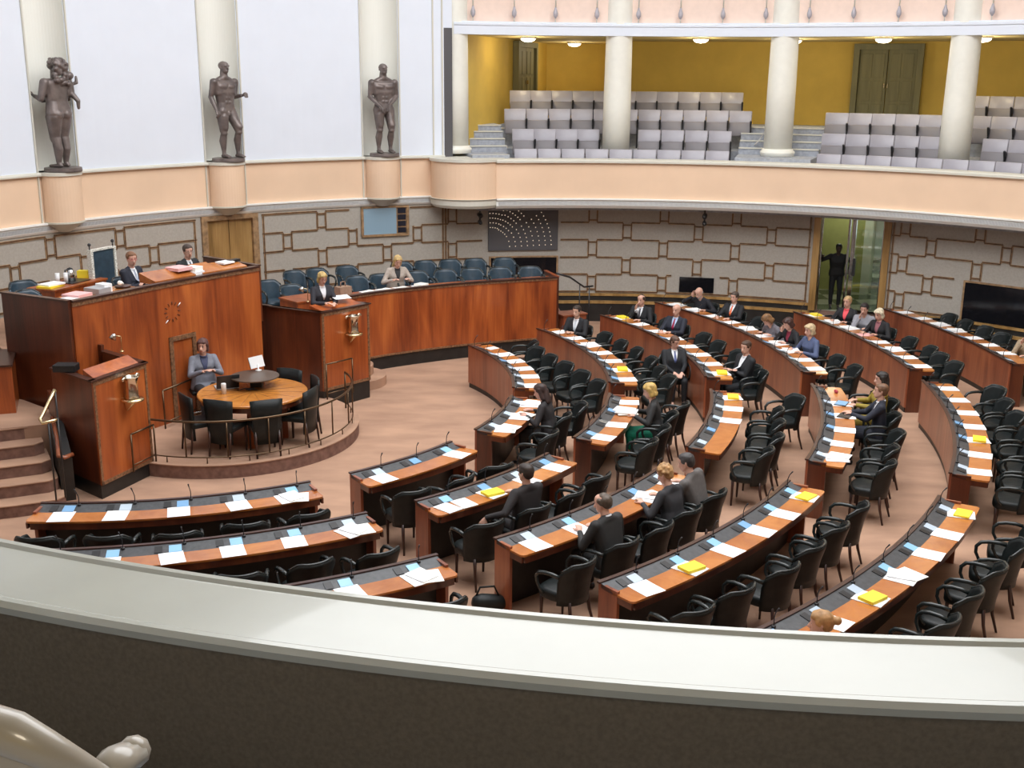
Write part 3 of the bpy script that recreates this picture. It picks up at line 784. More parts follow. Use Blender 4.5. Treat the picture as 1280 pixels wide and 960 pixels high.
for (blk, row, ah, al, n, spec) in SEGS:
    c, R, seats, st = DESKREC[(blk, row)]
    for i, a in enumerate(seats):
        if (blk, row, i) in SKIP: continue
        if blk == 'L' and row == 2 and i > 4: continue
        if blk == 'L' and row == 3 and i > 0: continue
        dr, rot = MOVE.get((blk, row, i), (random.uniform(-.03, .06), random.uniform(-.16, .16)))
        x, y = P2(c, R + .80 + dr, a + random.uniform(-.2, .2))
        rz = facing(c, x, y) + rot
        side = 'left' if blk in 'F' else ('left' if blk == 'L' else 'far end')
        if blk == 'F': pos = '%s from far end' % ORD[i]
        elif blk == 'L': pos = '%s from right end' % ORD[i]
        else: pos = '%s from far end' % ORD[i]
        CH[(blk, row, i)] = put_chair(x, y, 0, rz, 'black leather armchair, %s row of the %s, %s' % (ROWN[row], BLK[blk], pos), 'black armchairs of the %s' % BLK[blk])

# ------------------------------------------------------------------ papers on the desks
def sheet(q, x, y, z, w, l, rz, m, th=.004, curl=.0):
    T = Matrix.Translation((x, y, z)) @ Matrix.Rotation(rz, 4, 'Z'); N = 5
    vs = []; fs = []
    for k, zz in enumerate((0, th)):
        for i in range(N + 1):
            u_ = i / N; vs += [T @ Vector((-w / 2, -l / 2 + l * u_, zz + curl * (2 * u_ - 1) ** 2)), T @ Vector((w / 2, -l / 2 + l * u_, zz + curl * (2 * u_ - 1) ** 2))]
    B = 2 * (N + 1)
    for i in range(N):
        a = 2 * i; fs += [(a, a + 1, a + 3, a + 2), (B + a, B + a + 1, B + a + 3, B + a + 2), (a, a + 2, B + a + 2, B + a), (a + 1, a + 3, B + a + 3, B + a + 1)]
    fs += [(0, 1, B + 1, B), (2 * N, 2 * N + 1, B + 2 * N + 1, B + 2 * N)]
    q.faces(vs, fs, m)
for (blk, row, ah, al, n, spec) in SEGS:
    c, R, seats, st = DESKREC[(blk, row)]
    for i, a in enumerate(seats):
        s_ = spec[i] if i < len(spec) else 'w'
        if s_ == '.': continue
        a2 = a + random.uniform(-.15, .15) * st * .3; x, y = P2(c, R + .345, a2); fz = facing(c, x, y) + random.uniform(-.12, .12)
        where = 'on %s desk of the %s, %s from %s end' % (ROWN[row], BLK[blk], ORD[i], 'right' if blk == 'L' else 'far')
        q = MB(); z = .758; lab = 'white paper sheet ' + where; cat = 'paper'; nm = 'paper_sheet'; grp = 'papers on the desks of the %s' % BLK[blk]
        if s_ in 'wp': sheet(q, 0, .01, 0, .25, .30, 0, M['paper'] if s_ == 'w' else M['paper_pink'], .003, .002)
        elif s_ == 's': sheet(q, 0, 0, 0, .16, .2, .2, M['paper'], .006)
        elif s_ == 'W':
            sheet(q, -.05, 0, 0, .23, .3, .15, M['paper'], .006); sheet(q, .09, -.02, .006, .22, .29, -.2, M['paper2'], .005); sheet(q, .02, .03, .011, .22, .28, .35, M['paper'], .004, .006)
            lab = 'spread white papers ' + where; nm = 'paper_pile'
        elif s_ == 'D':
            sheet(q, -.11, .0, 0, .21, .28, .1, M['paper'], .008); sheet(q, .13, 0, 0, .21, .28, -.05, M['paper2'], .008); lab = 'two white booklets ' + where; nm = 'paper_pile'
        elif s_ == 'B':
            for k in range(5): sheet(q, random.uniform(-.06, .06), random.uniform(-.03, .03), k * .012, .24, .3, random.uniform(-.3, .3), random.choice([M['paper'], M['paper'], M['paper2']]), .011)
            lab = 'tall untidy pile of documents ' + where; nm = 'paper_pile'
        elif s_ in 'yY':
            sheet(q, .0, .02, 0, .25, .30, .1, M['paper'], .008); lab = 'papers under yellow booklet ' + where; nm = 'paper_pile'
        elif s_ == 'r':
            q.hull([((0, 0, .02), .028), ((.07, .01, .02), .024)], M['red_item']); lab = 'dark red purse ' + where; cat = 'purse'; nm = 'purse'
        elif s_ == 't':
            sheet(q, 0, 0, 0, .26, .3, .1, M['paper'], .005); lab = 'white papers under a tablet ' + where
        o = q.build(nm); o.location = (x, y, z); o.rotation_euler = (0, 0, fz); tag(o, lab, cat, grp)
        if s_ in 'yY':
            q = MB(); sheet(q, 0, 0, 0, .17, .24, 1.45, M['yellow'], .03 if s_ == 'y' else .02); o = q.build('yellow_booklet'); o.location = (x, y, z + .009); o.rotation_euler = (0, 0, fz); tag(o, 'yellow booklet ' + where, 'booklet', 'yellow booklets on the desks')
        if s_ == 't':
            q = MB(); q.box(-.09, .09, -.13, .13, 0, .012, M['laptop_screen']); q.box(-.08, .08, -.12, .12, .012, .0135, M['screen3'] if i == 1 else M['laptop_screen'])
            o = q.build('tablet'); o.location = (x, y, z + .006); o.rotation_euler = (0, 0, fz + 1.3); tag(o, 'flat tablet ' + where, 'tablet', 'tablets on the desks')
q = MB(); q.lathe((0, 0, 0), [(.018, 0), (.025, .09), (.022, .09)], n=12)
o = q.build('water_glass', None, M['glass']); o.location = (*P2(RC[2], RR[2] + .40, -48.6), .758); tag(o, 'small water glass on the second desk of the near centre block', 'glass')

# ================================================================== PODIUM
# low round platform with the stenographers' table
PC = (-6.46, 2.92); PR = 2.03
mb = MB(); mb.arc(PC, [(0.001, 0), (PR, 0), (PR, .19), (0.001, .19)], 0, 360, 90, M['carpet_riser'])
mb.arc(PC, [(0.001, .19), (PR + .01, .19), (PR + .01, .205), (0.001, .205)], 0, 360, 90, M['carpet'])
o = mb.build('floor_round_platform'); o['kind'] = 'structure'

PT = [(-8.24, 1.45), (-7.87, 2.12), (-7.42, 2.92), (-6.88, 3.76), (-6.28, 4.63)]     # front of the presidium desk
def off(poly, d):
    out = []
    for i, p in enumerate(poly):
        a = Vector(poly[max(0, i - 1)]); b = Vector(poly[min(len(poly) - 1, i + 1)]); t_ = (b - a).normalized(); n_ = Vector((-t_.y, t_.x)); out.append((p[0] + n_.x * d, p[1] + n_.y * d))
    return out
def smoothp(pts, k=6):
    out = []; n = len(pts)
    for i in range(n - 1):
        p0, p1, p2, p3 = [Vector(pts[min(max(j, 0), n - 1)]) for j in (i - 1, i, i + 1, i + 2)]
        for s in range(k):
            t = s / k; v = .5 * ((2 * p1) + (p2 - p0) * t + (2 * p0 - 5 * p1 + 4 * p2 - p3) * t * t + (3 * p1 - p0 - 3 * p2 + p3) * t ** 3); out.append(tuple(v))
    out.append(tuple(pts[-1])); return out
def strip(q, poly, d0, d1, z0, z1, m=None):
    A = off(poly, d0); B = off(poly, d1); n = len(poly)
    vs = [(p[0], p[1], z) for z in (z0, z1) for L_ in (A, B) for p in L_]
    fs = []
    for i in range(n - 1):
        a0, b0, a1, b1 = i, n + i, 2 * n + i, 3 * n + i
        fs += [(a0, a0 + 1, b0 + 1, b0), (a1, a1 + 1, b1 + 1, b1), (a0, a0 + 1, a1 + 1, a1), (b0, b0 + 1, b1 + 1, b1)]
    fs += [(0, n, 3 * n, 2 * n), (n - 1, 2 * n - 1, 4 * n - 1, 3 * n - 1)]
    q.faces(vs, fs, m)
PS = smoothp(PT)
bk1 = (-9.45, 2.06); bk2 = (-7.45, 5.55)
ZP = 2.45; ZF = 1.5
# podium floors
mb = MB(); mb.prism([PT[0], PT[2], PT[4], bk2, (-7.4, 9.35), (-10.6, 5.6), (-10.9, 3.6), bk1], .0, ZF); o = mb.build('floor_podium', None, M['carpet']); o['kind'] = 'structure'
t_ = empty('presidium_desk', (PT[2][0], PT[2][1], 0)); tag(t_, 'tall red-brown wooden presidium desk with a curved front below the seated men', 'desk')
I = Matrix.Translation((-PT[2][0], -PT[2][1], 0))
def pb(q, name, m, root=t_, inv=I, bevel=0.):
    q.bm.transform(inv); return q.build(name, root, m, bevel)
q = MB(); strip(q, PS, -.02, .03, .20, ZP); pb(q, 'front_panel', M['palisander'])
q = MB(); strip(q, PS, -.035, .0, ZP - .075, ZP - .015); pb(q, 'inlay_band', M['inlay'])
q = MB(); strip(q, PS, -.05, .06, ZP - .015, ZP + .012); pb(q, 'top_edge', M['edge_dark'])
q = MB(); strip(q, PS, .06, .62, ZF + .70, ZF + .74); pb(q, 'desk_top', M['worktop'])
L1_ = smoothp([PT[0], ((PT[0][0] + bk1[0]) / 2, (PT[0][1] + bk1[1]) / 2), bk1], 2)
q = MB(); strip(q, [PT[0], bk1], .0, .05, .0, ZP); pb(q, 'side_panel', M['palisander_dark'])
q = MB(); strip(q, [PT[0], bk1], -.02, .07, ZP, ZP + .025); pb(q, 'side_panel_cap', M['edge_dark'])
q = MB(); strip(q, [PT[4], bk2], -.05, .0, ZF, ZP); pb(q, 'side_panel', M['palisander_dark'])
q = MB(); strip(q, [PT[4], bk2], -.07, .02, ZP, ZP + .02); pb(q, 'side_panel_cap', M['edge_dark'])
# framed hatch in the front
def on_front(s):   # point and tangent on the front polyline at fraction s
    L_ = [0]
    for a, b in zip(PS, PS[1:]): L_.append(L_[-1] + (Vector(b) - Vector(a)).length)
    d = s * L_[-1]
    for i in range(len(PS) - 1):
        if L_[i + 1] >= d:
            f = (d - L_[i]) / (L_[i + 1] - L_[i]); a = Vector(PS[i]); b = Vector(PS[i + 1]); return a + (b - a) * f, (b - a).normalized()
    return Vector(PS[-1]), (Vector(PS[-1]) - Vector(PS[-2])).normalized()
def fbox(q, s0, s1, z0, z1, d=.045, m=None):
    a, _ = on_front(s0); b, _ = on_front(s1); t = (b - a).normalized(); n_ = Vector((t.y, -t.x))
    q.prism([tuple(a), tuple(b), tuple(b + n_ * d), tuple(a + n_ * d)], z0, z1, m)
HS0, HS1, HZ1 = .47, .615, 1.58
q = MB(); fbox(q, HS0, HS0 + .02, .2, HZ1); fbox(q, HS1 - .02, HS1, .2, HZ1); fbox(q, HS0, HS1, HZ1 - .07, HZ1); pb(q, 'hatch_frame', M['inlay'])
# round clock: radial marks and two bright hands set into the wood
a, t = on_front(.50); n_ = Vector((t.y, -t.x))
def onp(u, z, d=.03): p = a + t * u + n_ * d; return Vector((p.x, p.y, z))
q = MB()
for k in range(12):
    th = radians(30 * k); q.tube([onp(.11 * sin(th), 1.98 + .11 * cos(th)), onp(.16 * sin(th), 1.98 + .16 * cos(th))], .006, n=4)
ck = pb(q, 'clock_face', M['edge_dark'])
q = MB(); q.tube([onp(.12, 2.06), onp(.17, 2.10)], .008, n=4); q.tube([onp(-.10, 1.86), onp(-.15, 1.82)], .008, n=4); 
q.bm.transform(I); q.build('clock_hand', ck, M['paper'])
# reading ledges on top of the desk
for s0, s1, w0, h in ((.44, .66, .06, .13), (.70, .80, .06, .13), (.80, .95, .06, .10)):
    A, _ = on_front(s0); B, _ = on_front(s1); tt = (B - A).normalized(); nb = Vector((-tt.y, tt.x))
    pl = [tuple(A + nb * .06), tuple(B + nb * .06), tuple(B + nb * .42), tuple(A + nb * .42)]
    q = MB(); q.prism(pl, [ZP - .02] * 4, [ZP + .03, ZP + .03, ZP + h, ZP + h]); pb(q, 'reading_ledge', M['worktop'])
A, _ = on_front(.05); B, _ = on_front(.37); tt = (B - A).normalized(); nb = Vector((-tt.y, tt.x)); q = MB()
q.prism([tuple(A + nb * .05), tuple(B + nb * .05), tuple(B + nb * .5), tuple(A + nb * .5)], ZP - .06, ZP - .02); pb(q, 'desk_leaf', M['worktop'])

# ---- rostrums
def rostrum(name, A, B, dv, H, zb, label, wall_to, mirror=1, jug=(.55, .95), low=1.6, zfl=0., plate=True):
    """A,B = front lower corners (left, right as seen); dv = depth vector"""
    A = Vector(A); B = Vector(B); dv = Vector(dv); t_ = empty(name, (A.x, A.y, 0), 0, label, 'rostrum'); inv = Matrix.Translation((-A.x, -A.y, 0))
    f = (B - A); ft = f.normalized(); nf = Vector((ft.y, -ft.x)); dn = dv.normalized()
    def P(u, d): return tuple(A + f * u + dn * d)
    D = dv.length; w = f.length
    def pb_(q, n_, m): q.bm.transform(inv); return q.build(n_, t_, m)
    q = MB(); q.prism([P(0, 0), P(1, 0), P(1, .05), P(0, .05)], zb, H); pb_(q, 'front_panel', M['palisander'])
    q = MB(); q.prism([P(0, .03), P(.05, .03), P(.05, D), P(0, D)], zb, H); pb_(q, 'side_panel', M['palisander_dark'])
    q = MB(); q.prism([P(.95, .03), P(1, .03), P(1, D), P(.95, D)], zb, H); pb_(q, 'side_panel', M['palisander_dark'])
    q = MB(); q.prism([P(.03, .05), P(.97, .05), P(.97, D), P(.03, D)], 0, max(zb, .75)); q.prism([P(.0, .02), P(1, .02), P(1, D), P(.0, D)], 0, zb); pb_(q, 'base', M['black_base'])
    e = .035; a_ = e / w
    q = MB(); q.prism([P(-a_, -.025), P(1 + a_, -.025), P(1 + a_, .07), P(-a_, .07)], H, H + .022)
    q.prism([P(-a_, 0), P(.07, 0), P(.07, D), P(-a_, D)], H, H + .022); q.prism([P(.93, 0), P(1 + a_, 0), P(1 + a_, D), P(.93, D)], H, H + .022); pb_(q, 'top_edge', M['edge_dark'])
    q = MB(); nf2 = nf * .008
    q.prism([tuple(Vector(P(0.0, 0)) + nf2), tuple(Vector(P(1, 0)) + nf2), P(1, .01), P(0, .01)], H - .06, H - .005)
    q.prism([tuple(Vector(P(0.0, 0)) + nf2), tuple(Vector(P(.04, 0)) + nf2), P(.04, .01), P(0, .01)], zb, H - .06); q.prism([tuple(Vector(P(.96, 0)) + nf2), tuple(Vector(P(1, 0)) + nf2), P(1, .01), P(.96, .01)], zb, H - .06)
    q.prism([tuple(Vector(P(0.0, 0)) + nf2), tuple(Vector(P(1, 0)) + nf2), P(1, .01), P(0, .01)], zb, zb + .05); pb_(q, 'inlay_band', M['inlay'])
    q = MB(); q.prism([P(.08, .08), P(.92, .08), P(.92, .34), P(.08, .34)], [H - .05] * 4, [H + .02, H + .02, H + .09, H + .09]); pb_(q, 'reading_ledge', M['palisander'])
    return t_, P, inv
rl, PL, invL = rostrum('rostrum', (-7.50, .06), (-7.12, 1.08), (-.82, .69), 1.65, .2, 'left rostrum of red-brown wood with a silver jug on its front, beside the steps', None)
rr, PRr, invR = rostrum('rostrum', (-5.19, 4.38), (-4.50, 5.20), (-.98, .50), 1.70, .33, 'right rostrum of red-brown wood with the standing blonde speaker', None)
# linking side walls between rostrums and presidium
mb = MB(); strip(mb, [(-7.94, 1.77), (-8.30, 2.06)], .0, .05, .2, 1.75); strip(mb, [(-8.32, .75), (-8.62, 1.25)], -.05, 0, .0, 1.2)
o = tag(mb.build('side_wall', None, M['palisander_dark']), 'dark wooden side wall joining the left rostrum to the presidium', 'partition')
mb = MB(); strip(mb, [(-6.36, 5.0), (-5.21, 4.40)], .0, .04, .2, 1.70, M['palisander_dark']); strip(mb, [(-6.36, 5.0), (-5.21, 4.40)], -.015, .055, 1.70, 1.722, M['edge_dark'])
o = tag(mb.build('side_wall'), 'dark reddish wooden side wall joining the right rostrum to the presidium', 'partition')

# silver jug on a bracket
def jug(P, inv, root, nx, label, u=.56, z=1.27):
    b = Vector(P(u, 0)); t_ = empty('silver_vase', (b.x + nx.x * .12, b.y + nx.y * .12, z), 0, label, 'vase')
    T = Matrix.Identity(4)
    q = MB(); q.lathe((0, 0, -.02), [(.02, 0), (.15, .0), (.155, .015), (.15, .03)], n=28); q.hull([((0, 0, -.04), .04), ((-nx.x * .1, -nx.y * .1, -.16), .02), ((-nx.x * .1, -nx.y * .1, -.03), .05)]); q.build('bracket', t_, M['brass'])
    q = MB(); q.lathe((0, 0, .01), [(.10, 0), (.095, .02), (.085, .05), (.083, .2), (.088, .27), (.105, .30), (.11, .31), (.095, .31), (.075, .26)], n=28); q.build('body', t_, M['silver'])
    tx = Vector((-nx.y, nx.x, 0))
    for s in (-1, 1):
        q = MB(); q.tube([tx * s * .08 + Vector((0, 0, .29)), tx * s * .13 + Vector((0, 0, .33)), tx * s * .17 + Vector((0, 0, .31)), tx * s * .165 + Vector((0, 0, .285))], [.012, .016, .02, .014], n=8); q.build('handle', t_, M['silver'])
def nfr(A, B): f = (Vector(B) - Vector(A)).normalized(); return Vector((f.y, -f.x))
jug(PL, invL, rl, nfr((-7.50, .06), (-7.12, 1.08)), 'silver vase with two handles on the front of the left rostrum')
jug(PRr, invR, rr, nfr((-5.19, 4.38), (-4.50, 5.20)), 'silver vase with two handles on the front of the right rostrum')
# reading lamps on rostrums
def rlamp(x, y, z, lab):
    t_ = empty('desk_lamp', (x, y, z), .4, lab, 'lamp')
    q = MB(); q.tube([(0, 0, 0), (0, 0, .22), (-.08, 0, .24)], .007, n=6); q.lathe((0, 0, 0), [(.03, 0), (.03, .012)], n=12); q.build('stem', t_, M['brass'])
    q = MB(); q.lathe((0, 0, 0), [(.015, .05), (.03, .03), (.055, -.03), (.05, -.03)], n=16, T=Matrix.Translation((-.10, 0, .22)) @ Matrix.Rotation(.5, 4, 'Y')); q.build('lamp_shade', t_, M['chrome'])
x_, y_ = PL(.86, .40); rlamp(x_, y_, 1.79, 'small chrome reading lamp on the left rostrum')
x_, y_ = PRr(.12, .40); rlamp(x_, y_, 1.84, 'small chrome reading lamp on the right rostrum beside the speaker')

# ---- ministers' bench
BT = [(-5.45, 6.25), (-4.70, 7.07), (-3.95, 7.62), (-2.96, 8.20), (-2.0, 8.62), (-1.06, 8.98)]
BS = smoothp(BT, 5); ZB = 1.55
t_ = empty('ministers_bench', (-3.5, 7.9, 0)); tag(t_, 'long curved wooden bench front with black plinth below the blue ministerial chairs', 'bench front'); I2 = Matrix.Translation((3.5, -7.9, 0))
q = MB(); strip(q, BS, -.02, .03, .26, ZB); pb(q, 'front_panel', M['palisander'], t_, I2)
q = MB(); strip(q, BS, -.0, .05, 0, .26); pb(q, 'plinth', M['black_base'], t_, I2)
q = MB(); strip(q, BS, -.035, .0, .26, .295); strip(q, BS, -.035, 0, ZB - .05, ZB - .015); pb(q, 'inlay_band', M['inlay'], t_, I2)
q = MB(); strip(q, BS, -.045, .05, ZB - .012, ZB + .015); pb(q, 'top_edge', M['edge_dark'], t_, I2)
q = MB(); strip(q, BS, .05, .48, ZB - .08, ZB - .05); pb(q, 'desk_top', M['palisander'], t_, I2)
q = MB(); strip(q, [(-1.06, 8.98), (-1.30, 9.75)], -.05, .0, 0, ZB + .0); pb(q, 'end_panel', M['palisander_dark'], t_, I2)
q = MB(); strip(q, [(-1.06, 8.98), (-1.30, 9.75)], -.06, .01, ZB, ZB + .02); pb(q, 'end_panel_cap', M['palisander'], t_, I2)
mb = MB(); n = 30
mb.prism([p for p in off(BS, .06)] + [P2(O0, 11.9, a) for a in (97.5, 104, 111, 118, 124, 130)] + [(-7.35, 5.6), (-6.4, 5.2)], 0, .88); o = mb.build('floor_ministers', None, M['carpet']); o['kind'] = 'structure'
mb = MB()
for k in range(4): mb.prism([P2(O0, 9.9, 97.6 - k * 1.3), P2(O0, 9.9, 96.2 - k * 1.3), P2(O0, 11.5, 96.2 - k * 1.3), P2(O0, 11.5, 97.6 - k * 1.3)], 0, .70 - .18 * k)
o = mb.build('floor_side_steps', None, M['carpet_riser']); o['kind'] = 'structure'
# carpeted step beside the right rostrum
mb = MB(); mb.arc((-4.95, 6.15), [(.001, 0), (.62, 0), (.62, .17), (.001, .17)], -60, 60, 20); mb.arc((-5.1, 6.25), [(.001, .17), (.52, .17), (.52, .34), (.001, .34)], -60, 60, 20); mb.prism([(-5.5, 5.7), (-4.6, 5.5), (-4.9, 6.9), (-5.6, 6.3)], 0, .17)
o = mb.build('floor_rostrum_step', None, M['carpet']); o['kind'] = 'structure'
# hand rail at the right end of the bench
t_ = empty('handrail', (-.9, 9.6, 0)); tag(t_, 'dark metal handrail sloping down at the right end of the ministers bench', 'handrail'); I3 = Matrix.Translation((.9, -9.6, 0))
q = MB(); q.tube([(-1.05, 9.5, 1.55), (-.75, 9.75, 1.42), (-.42, 10.02, 1.16), (-.22, 10.15, 1.16)], .02, n=8); pb(q, 'rail', M['black_metal'], t_, I3)
for (x, y, z) in ((-.52, 9.95, 1.24), (-.30, 10.1, 1.16)):
    q = MB(); q.tube([(x, y, 0), (x, y, z)], .014, n=6); pb(q, 'post', M['black_metal'], t_, I3)
q = MB(); q.box(-.28, .28, -.2, .2, 0, .72); q.box(-.3, .3, -.22, .22, .72, .75); o = q.build('side_cabinet', None, M['desk_front']); o.location = (-.75, 9.25, 0); o.rotation_euler = (0, 0, .5); tag(o, 'low wooden cabinet beside the right end of the ministers bench', 'cabinet')

# ---- left steps, landing and left bench end
sd = Vector((.92, .39)).normalized(); su = Vector((-.39, .92)).normalized()
mb = MB(); base = Vector((-7.84, -.33))
for k in range(5):
    p = base + su * .30 * k - sd * .07 * k; a = p; b = p - sd * 3.2; c_ = b + su * 3.0; d = a + su * 3.0 - sd * .0
    pts = [tuple(a + su * .10 - sd * .0), tuple(a - sd * .12), tuple(a - sd * .6 - su * .03), tuple(a - sd * 1.6 + su * .02), tuple(b + su * .15), tuple(c_), tuple(a + su * (2.9 - .3 * k) - sd * .2)]
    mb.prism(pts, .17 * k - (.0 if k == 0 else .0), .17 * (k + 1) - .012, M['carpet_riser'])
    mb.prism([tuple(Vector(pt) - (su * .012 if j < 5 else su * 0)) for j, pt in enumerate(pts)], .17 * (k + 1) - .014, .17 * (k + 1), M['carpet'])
o = mb.build('floor_left_steps'); o['kind'] = 'structure'
mb = MB(); mb.prism([(-8.35, .75), (-8.6, 1.35), (-9.45, 2.06), (-10.6, 3.2), (-12, 2.5), (-11.4, .2), (-9.2, .4)], 0, .86); o = mb.build('floor_left_landing', None, M['carpet']); o['kind'] = 'structure'
mb = MB()
for k in range(4): mb.prism([(-9.5, 2.15), (-10.1, 2.6 + .1 * k), (-11.4, 2.2 + .25 * k), (-11.0, 1.2 + .25 * k), (-9.9, 1.5 + .25 * k)], .86 + .16 * k, 1.02 + .16 * k)
o = mb.build('floor_upper_steps', None, M['carpet_riser']); o['kind'] = 'structure'
LB = (-9.084, 1.234, 1.550)
t_ = empty('bench_end', (LB[0], LB[1], 0)); tag(t_, 'red-brown wooden bench end cut off by the left edge beside the steps', 'bench front')
q = MB(); q.box(-2.2, 0, 0, 1.0, .3, 1.55); q.build('panel', t_, M['palisander'])
q = MB(); q.box(-2.22, .02, -.03, 1.03, 1.55, 1.58); q.build('top_edge', t_, M['edge_dark'])
q = MB(); q.box(-2.2, -.01, .01, .98, 0, .3); q.build('plinth', t_, M['black_base'])
t_.rotation_euler = (0, 0, .35)
# brass handrail of the left steps
t_ = empty('handrail', (-8.3, .5, 0)); tag(t_, 'brass handrail with dark posts along the left steps', 'handrail'); I3 = Matrix.Translation((8.3, -.5, 0))
def WP(p): return Vector(p)
h0, h1, h2 = (-7.774, -0.490, 1.700), (-7.855, -0.718, 1.450), (-7.869, -0.795, 1.400)
q = MB(); q.tube([h0, (Vector(h0) + Vector(h1)) / 2, h1, h2, Vector(h2) + Vector((.06, -.08, -.03)), Vector(h2) + Vector((.18, -.02, -.01)), Vector(h2) + Vector((.20, .02, -.01))], .022, n=8); pb(q, 'rail', M['brass'], t_, I3)
for p, z in ((h0, .6), (Vector(h2) + Vector((.12, -.05, 0)), .34), (Vector(h2) + Vector((.2, .05, 0)), .34)):
    q = MB(); q.tube([(p[0], p[1], z), (p[0], p[1], p[2])], .012, n=6); pb(q, 'post', M['black_metal'], t_, I3)
q = MB(); r0 = Vector((-8.02, .05, 0)); q.prism([(-8.02, -.02), (-7.86, .05), (-8.22, .72), (-8.36, .62)], [0] * 4, [.62, .62, .95, .95]); pb(q, 'curb', M['black_base'], t_, I3)
q = MB(); q.tube([(-7.86, .08, .64), (-7.93, -.03, .63), (-8.02, .0, .64), (-8.14, .3, .76), (-8.33, .66, .97)], .03, n=8); pb(q, 'curb_cap', M['desk_front'], t_, I3)

# ---- round table with its chairs and laptop
TC = (-5.896, 2.174, 0.950)[:2]; TR = .82; TZ = .95
t_ = empty('round_table', (*TC, .205), 0, 'round wooden table with sunburst veneer top on the low platform', 'table')
q = MB(); q.lathe((0, 0, 0), [(TR - .02, .70), (TR, .71), (TR, .735), (TR - .01, .745), (.001, .745)], n=64, smooth=False); q.build('table_top', t_, M['round_top'])
q = MB(); q.lathe((0, 0, 0), [(TR - .05, .62), (TR - .05, .70), (TR - .08, .70), (TR - .08, .62)], n=64, smooth=False); q.build('apron', t_, M['palisander_dark'])
q = MB()
for k in range(16):
    th = 2 * pi * k / 16; q.tube([(.12 * cos(th), .12 * sin(th), .7455), (.76 * cos(th), .76 * sin(th), .7455)], .0025, n=4)
q.build('veneer_joints', t_, M['palisander_dark'])
for k in range(4):
    th = radians(-82 + 90 * k); x, y = .46 * cos(th), .46 * sin(th); q = MB(); q.box(x - .05, x + .05, y - .05, y + .05, 0, .70); q.build('leg', t_, M['palisander'])
q = MB(); q.lathe((0, 0, 0), [(.36, .90), (.37, .905), (.37, .92), (.001, .925)], n=40, smooth=False); pd = q.build('raised_disc', t_, mat('disc_brown', (.085, .06, .045), .4)); pd.location = (-.02, .26, 0)
q = MB(); q.box(-.09, .09, .22, .36, .745, .90); q.build('disc_stand', t_, M['black_metal'])
ZT_ = .205 + .746
def steno_chair(ang, r, lab, rot=0.):
    x, y = TC[0] + r * cos(radians(ang)), TC[1] + r * sin(radians(ang)); return put_chair(x, y, .205, facing(TC, x, y) + rot, lab, 'chairs round the stenographers table')
def side_chair():
    t_ = empty('side_chair')
    q = MB(); q.box(-.21, .21, -.2, .22, .38, .46); q.build('seat', t_, M['leather'], .02)
    q = MB(); N = 6; vs = []; fs = []
    for (y, th) in ((-.20, 0), (-.235, 1)):
        for i, (z, w) in enumerate(((.20, .19), (.45, .2), (.70, .225), (.86, .235))):
            for j in range(N + 1):
                u = -1 + 2 * j / N; vs.append((u * w, y - .05 * (z - .2) + .03 * u * u, z + (.0 if i < 3 else .012 * (1 - u * u))))
    K = N + 1
    for s in (0, 1):
        b = s * 4 * K
        for i in range(3):
            for j in range(N): fs.append((b + i * K + j, b + i * K + j + 1, b + (i + 1) * K + j + 1, b + (i + 1) * K + j))
    B = 4 * K
    for i in range(3):
        for j in (0, N): fs.append((i * K + j, (i + 1) * K + j, B + (i + 1) * K + j, B + i * K + j))
    for j in range(N):
        for i in (0, 3): fs.append((i * K + j, i * K + j + 1, B + i * K + j + 1, B + i * K + j))
    q.faces(vs, fs, None, True); q.build('backrest', t_, M['leather'])
    for (x, y, dy) in ((-.18, .19, 0), (.18, .19, 0), (-.17, -.2, -.05), (.17, -.2, -.05)):
        q = MB(); q.tube([(x, y, .40), (x, y + dy, 0)], [.022, .014], n=6); q.build('leg', t_, M['chair_leg'])
    return t_
scp = side_chair()
SC = [(-142, 'leftmost black armless chair at the round table, nearest the typing woman'), (-108, 'black armless chair at the round table, second from left, back to the viewer'),
      (-66, 'black armless chair at the round table, in front, right of the middle leg'), (-16, 'black armless chair at the right side of the round table'),
      (24, 'black armless chair at the far right of the round table'), (66, 'black armless chair behind the round table, beside the small monitor')]
for i, (an_, lab) in enumerate(SC):
    p = P2(TC, .74 if i else .84, an_)
    o = scp if i == 0 else copy_tree(scp); o.location = (p[0], p[1], .205); o.rotation_euler = (0, 0, facing(TC, p[0], p[1])); tag(o, lab, 'chair', 'chairs round the stenographers table')
# swivel chair of the typing woman
SW = (-6.942, 3.304, 0.205)
t_ = empty('swivel_chair', (SW[0], SW[1], .205), 0, 'black swivel office chair of the woman typing at the round table', 'chair')
q = MB(); q.hull([((-.2, .15, .44), .035), ((.2, .15, .44), .035), ((-.2, -.18, .44), .035), ((.2, -.18, .44), .035)]); q.build('seat', t_, M['leather'])
q = MB(); q.hull([((-.17, -.24, .50), .03), ((.17, -.24, .50), .03), ((-.19, -.29, .85), .035), ((.19, -.29, .85), .035)]); q.build('backrest', t_, M['leather'])
q = MB(); q.tube([(0, 0, .08), (0, 0, .42)], .03, n=8)
for k in range(5):
    th = 2 * pi * k / 5; q.tube([(0, 0, .1), (.28 * cos(th), .28 * sin(th), .06)], [.02, .014], n=6); q.hull([((.28 * cos(th), .28 * sin(th), .025), .025)], sub=1)
q.build('base', t_, M['chrome'])
t_.rotation_euler = (0, 0, facing(TC, SW[0], SW[1]) - .3)
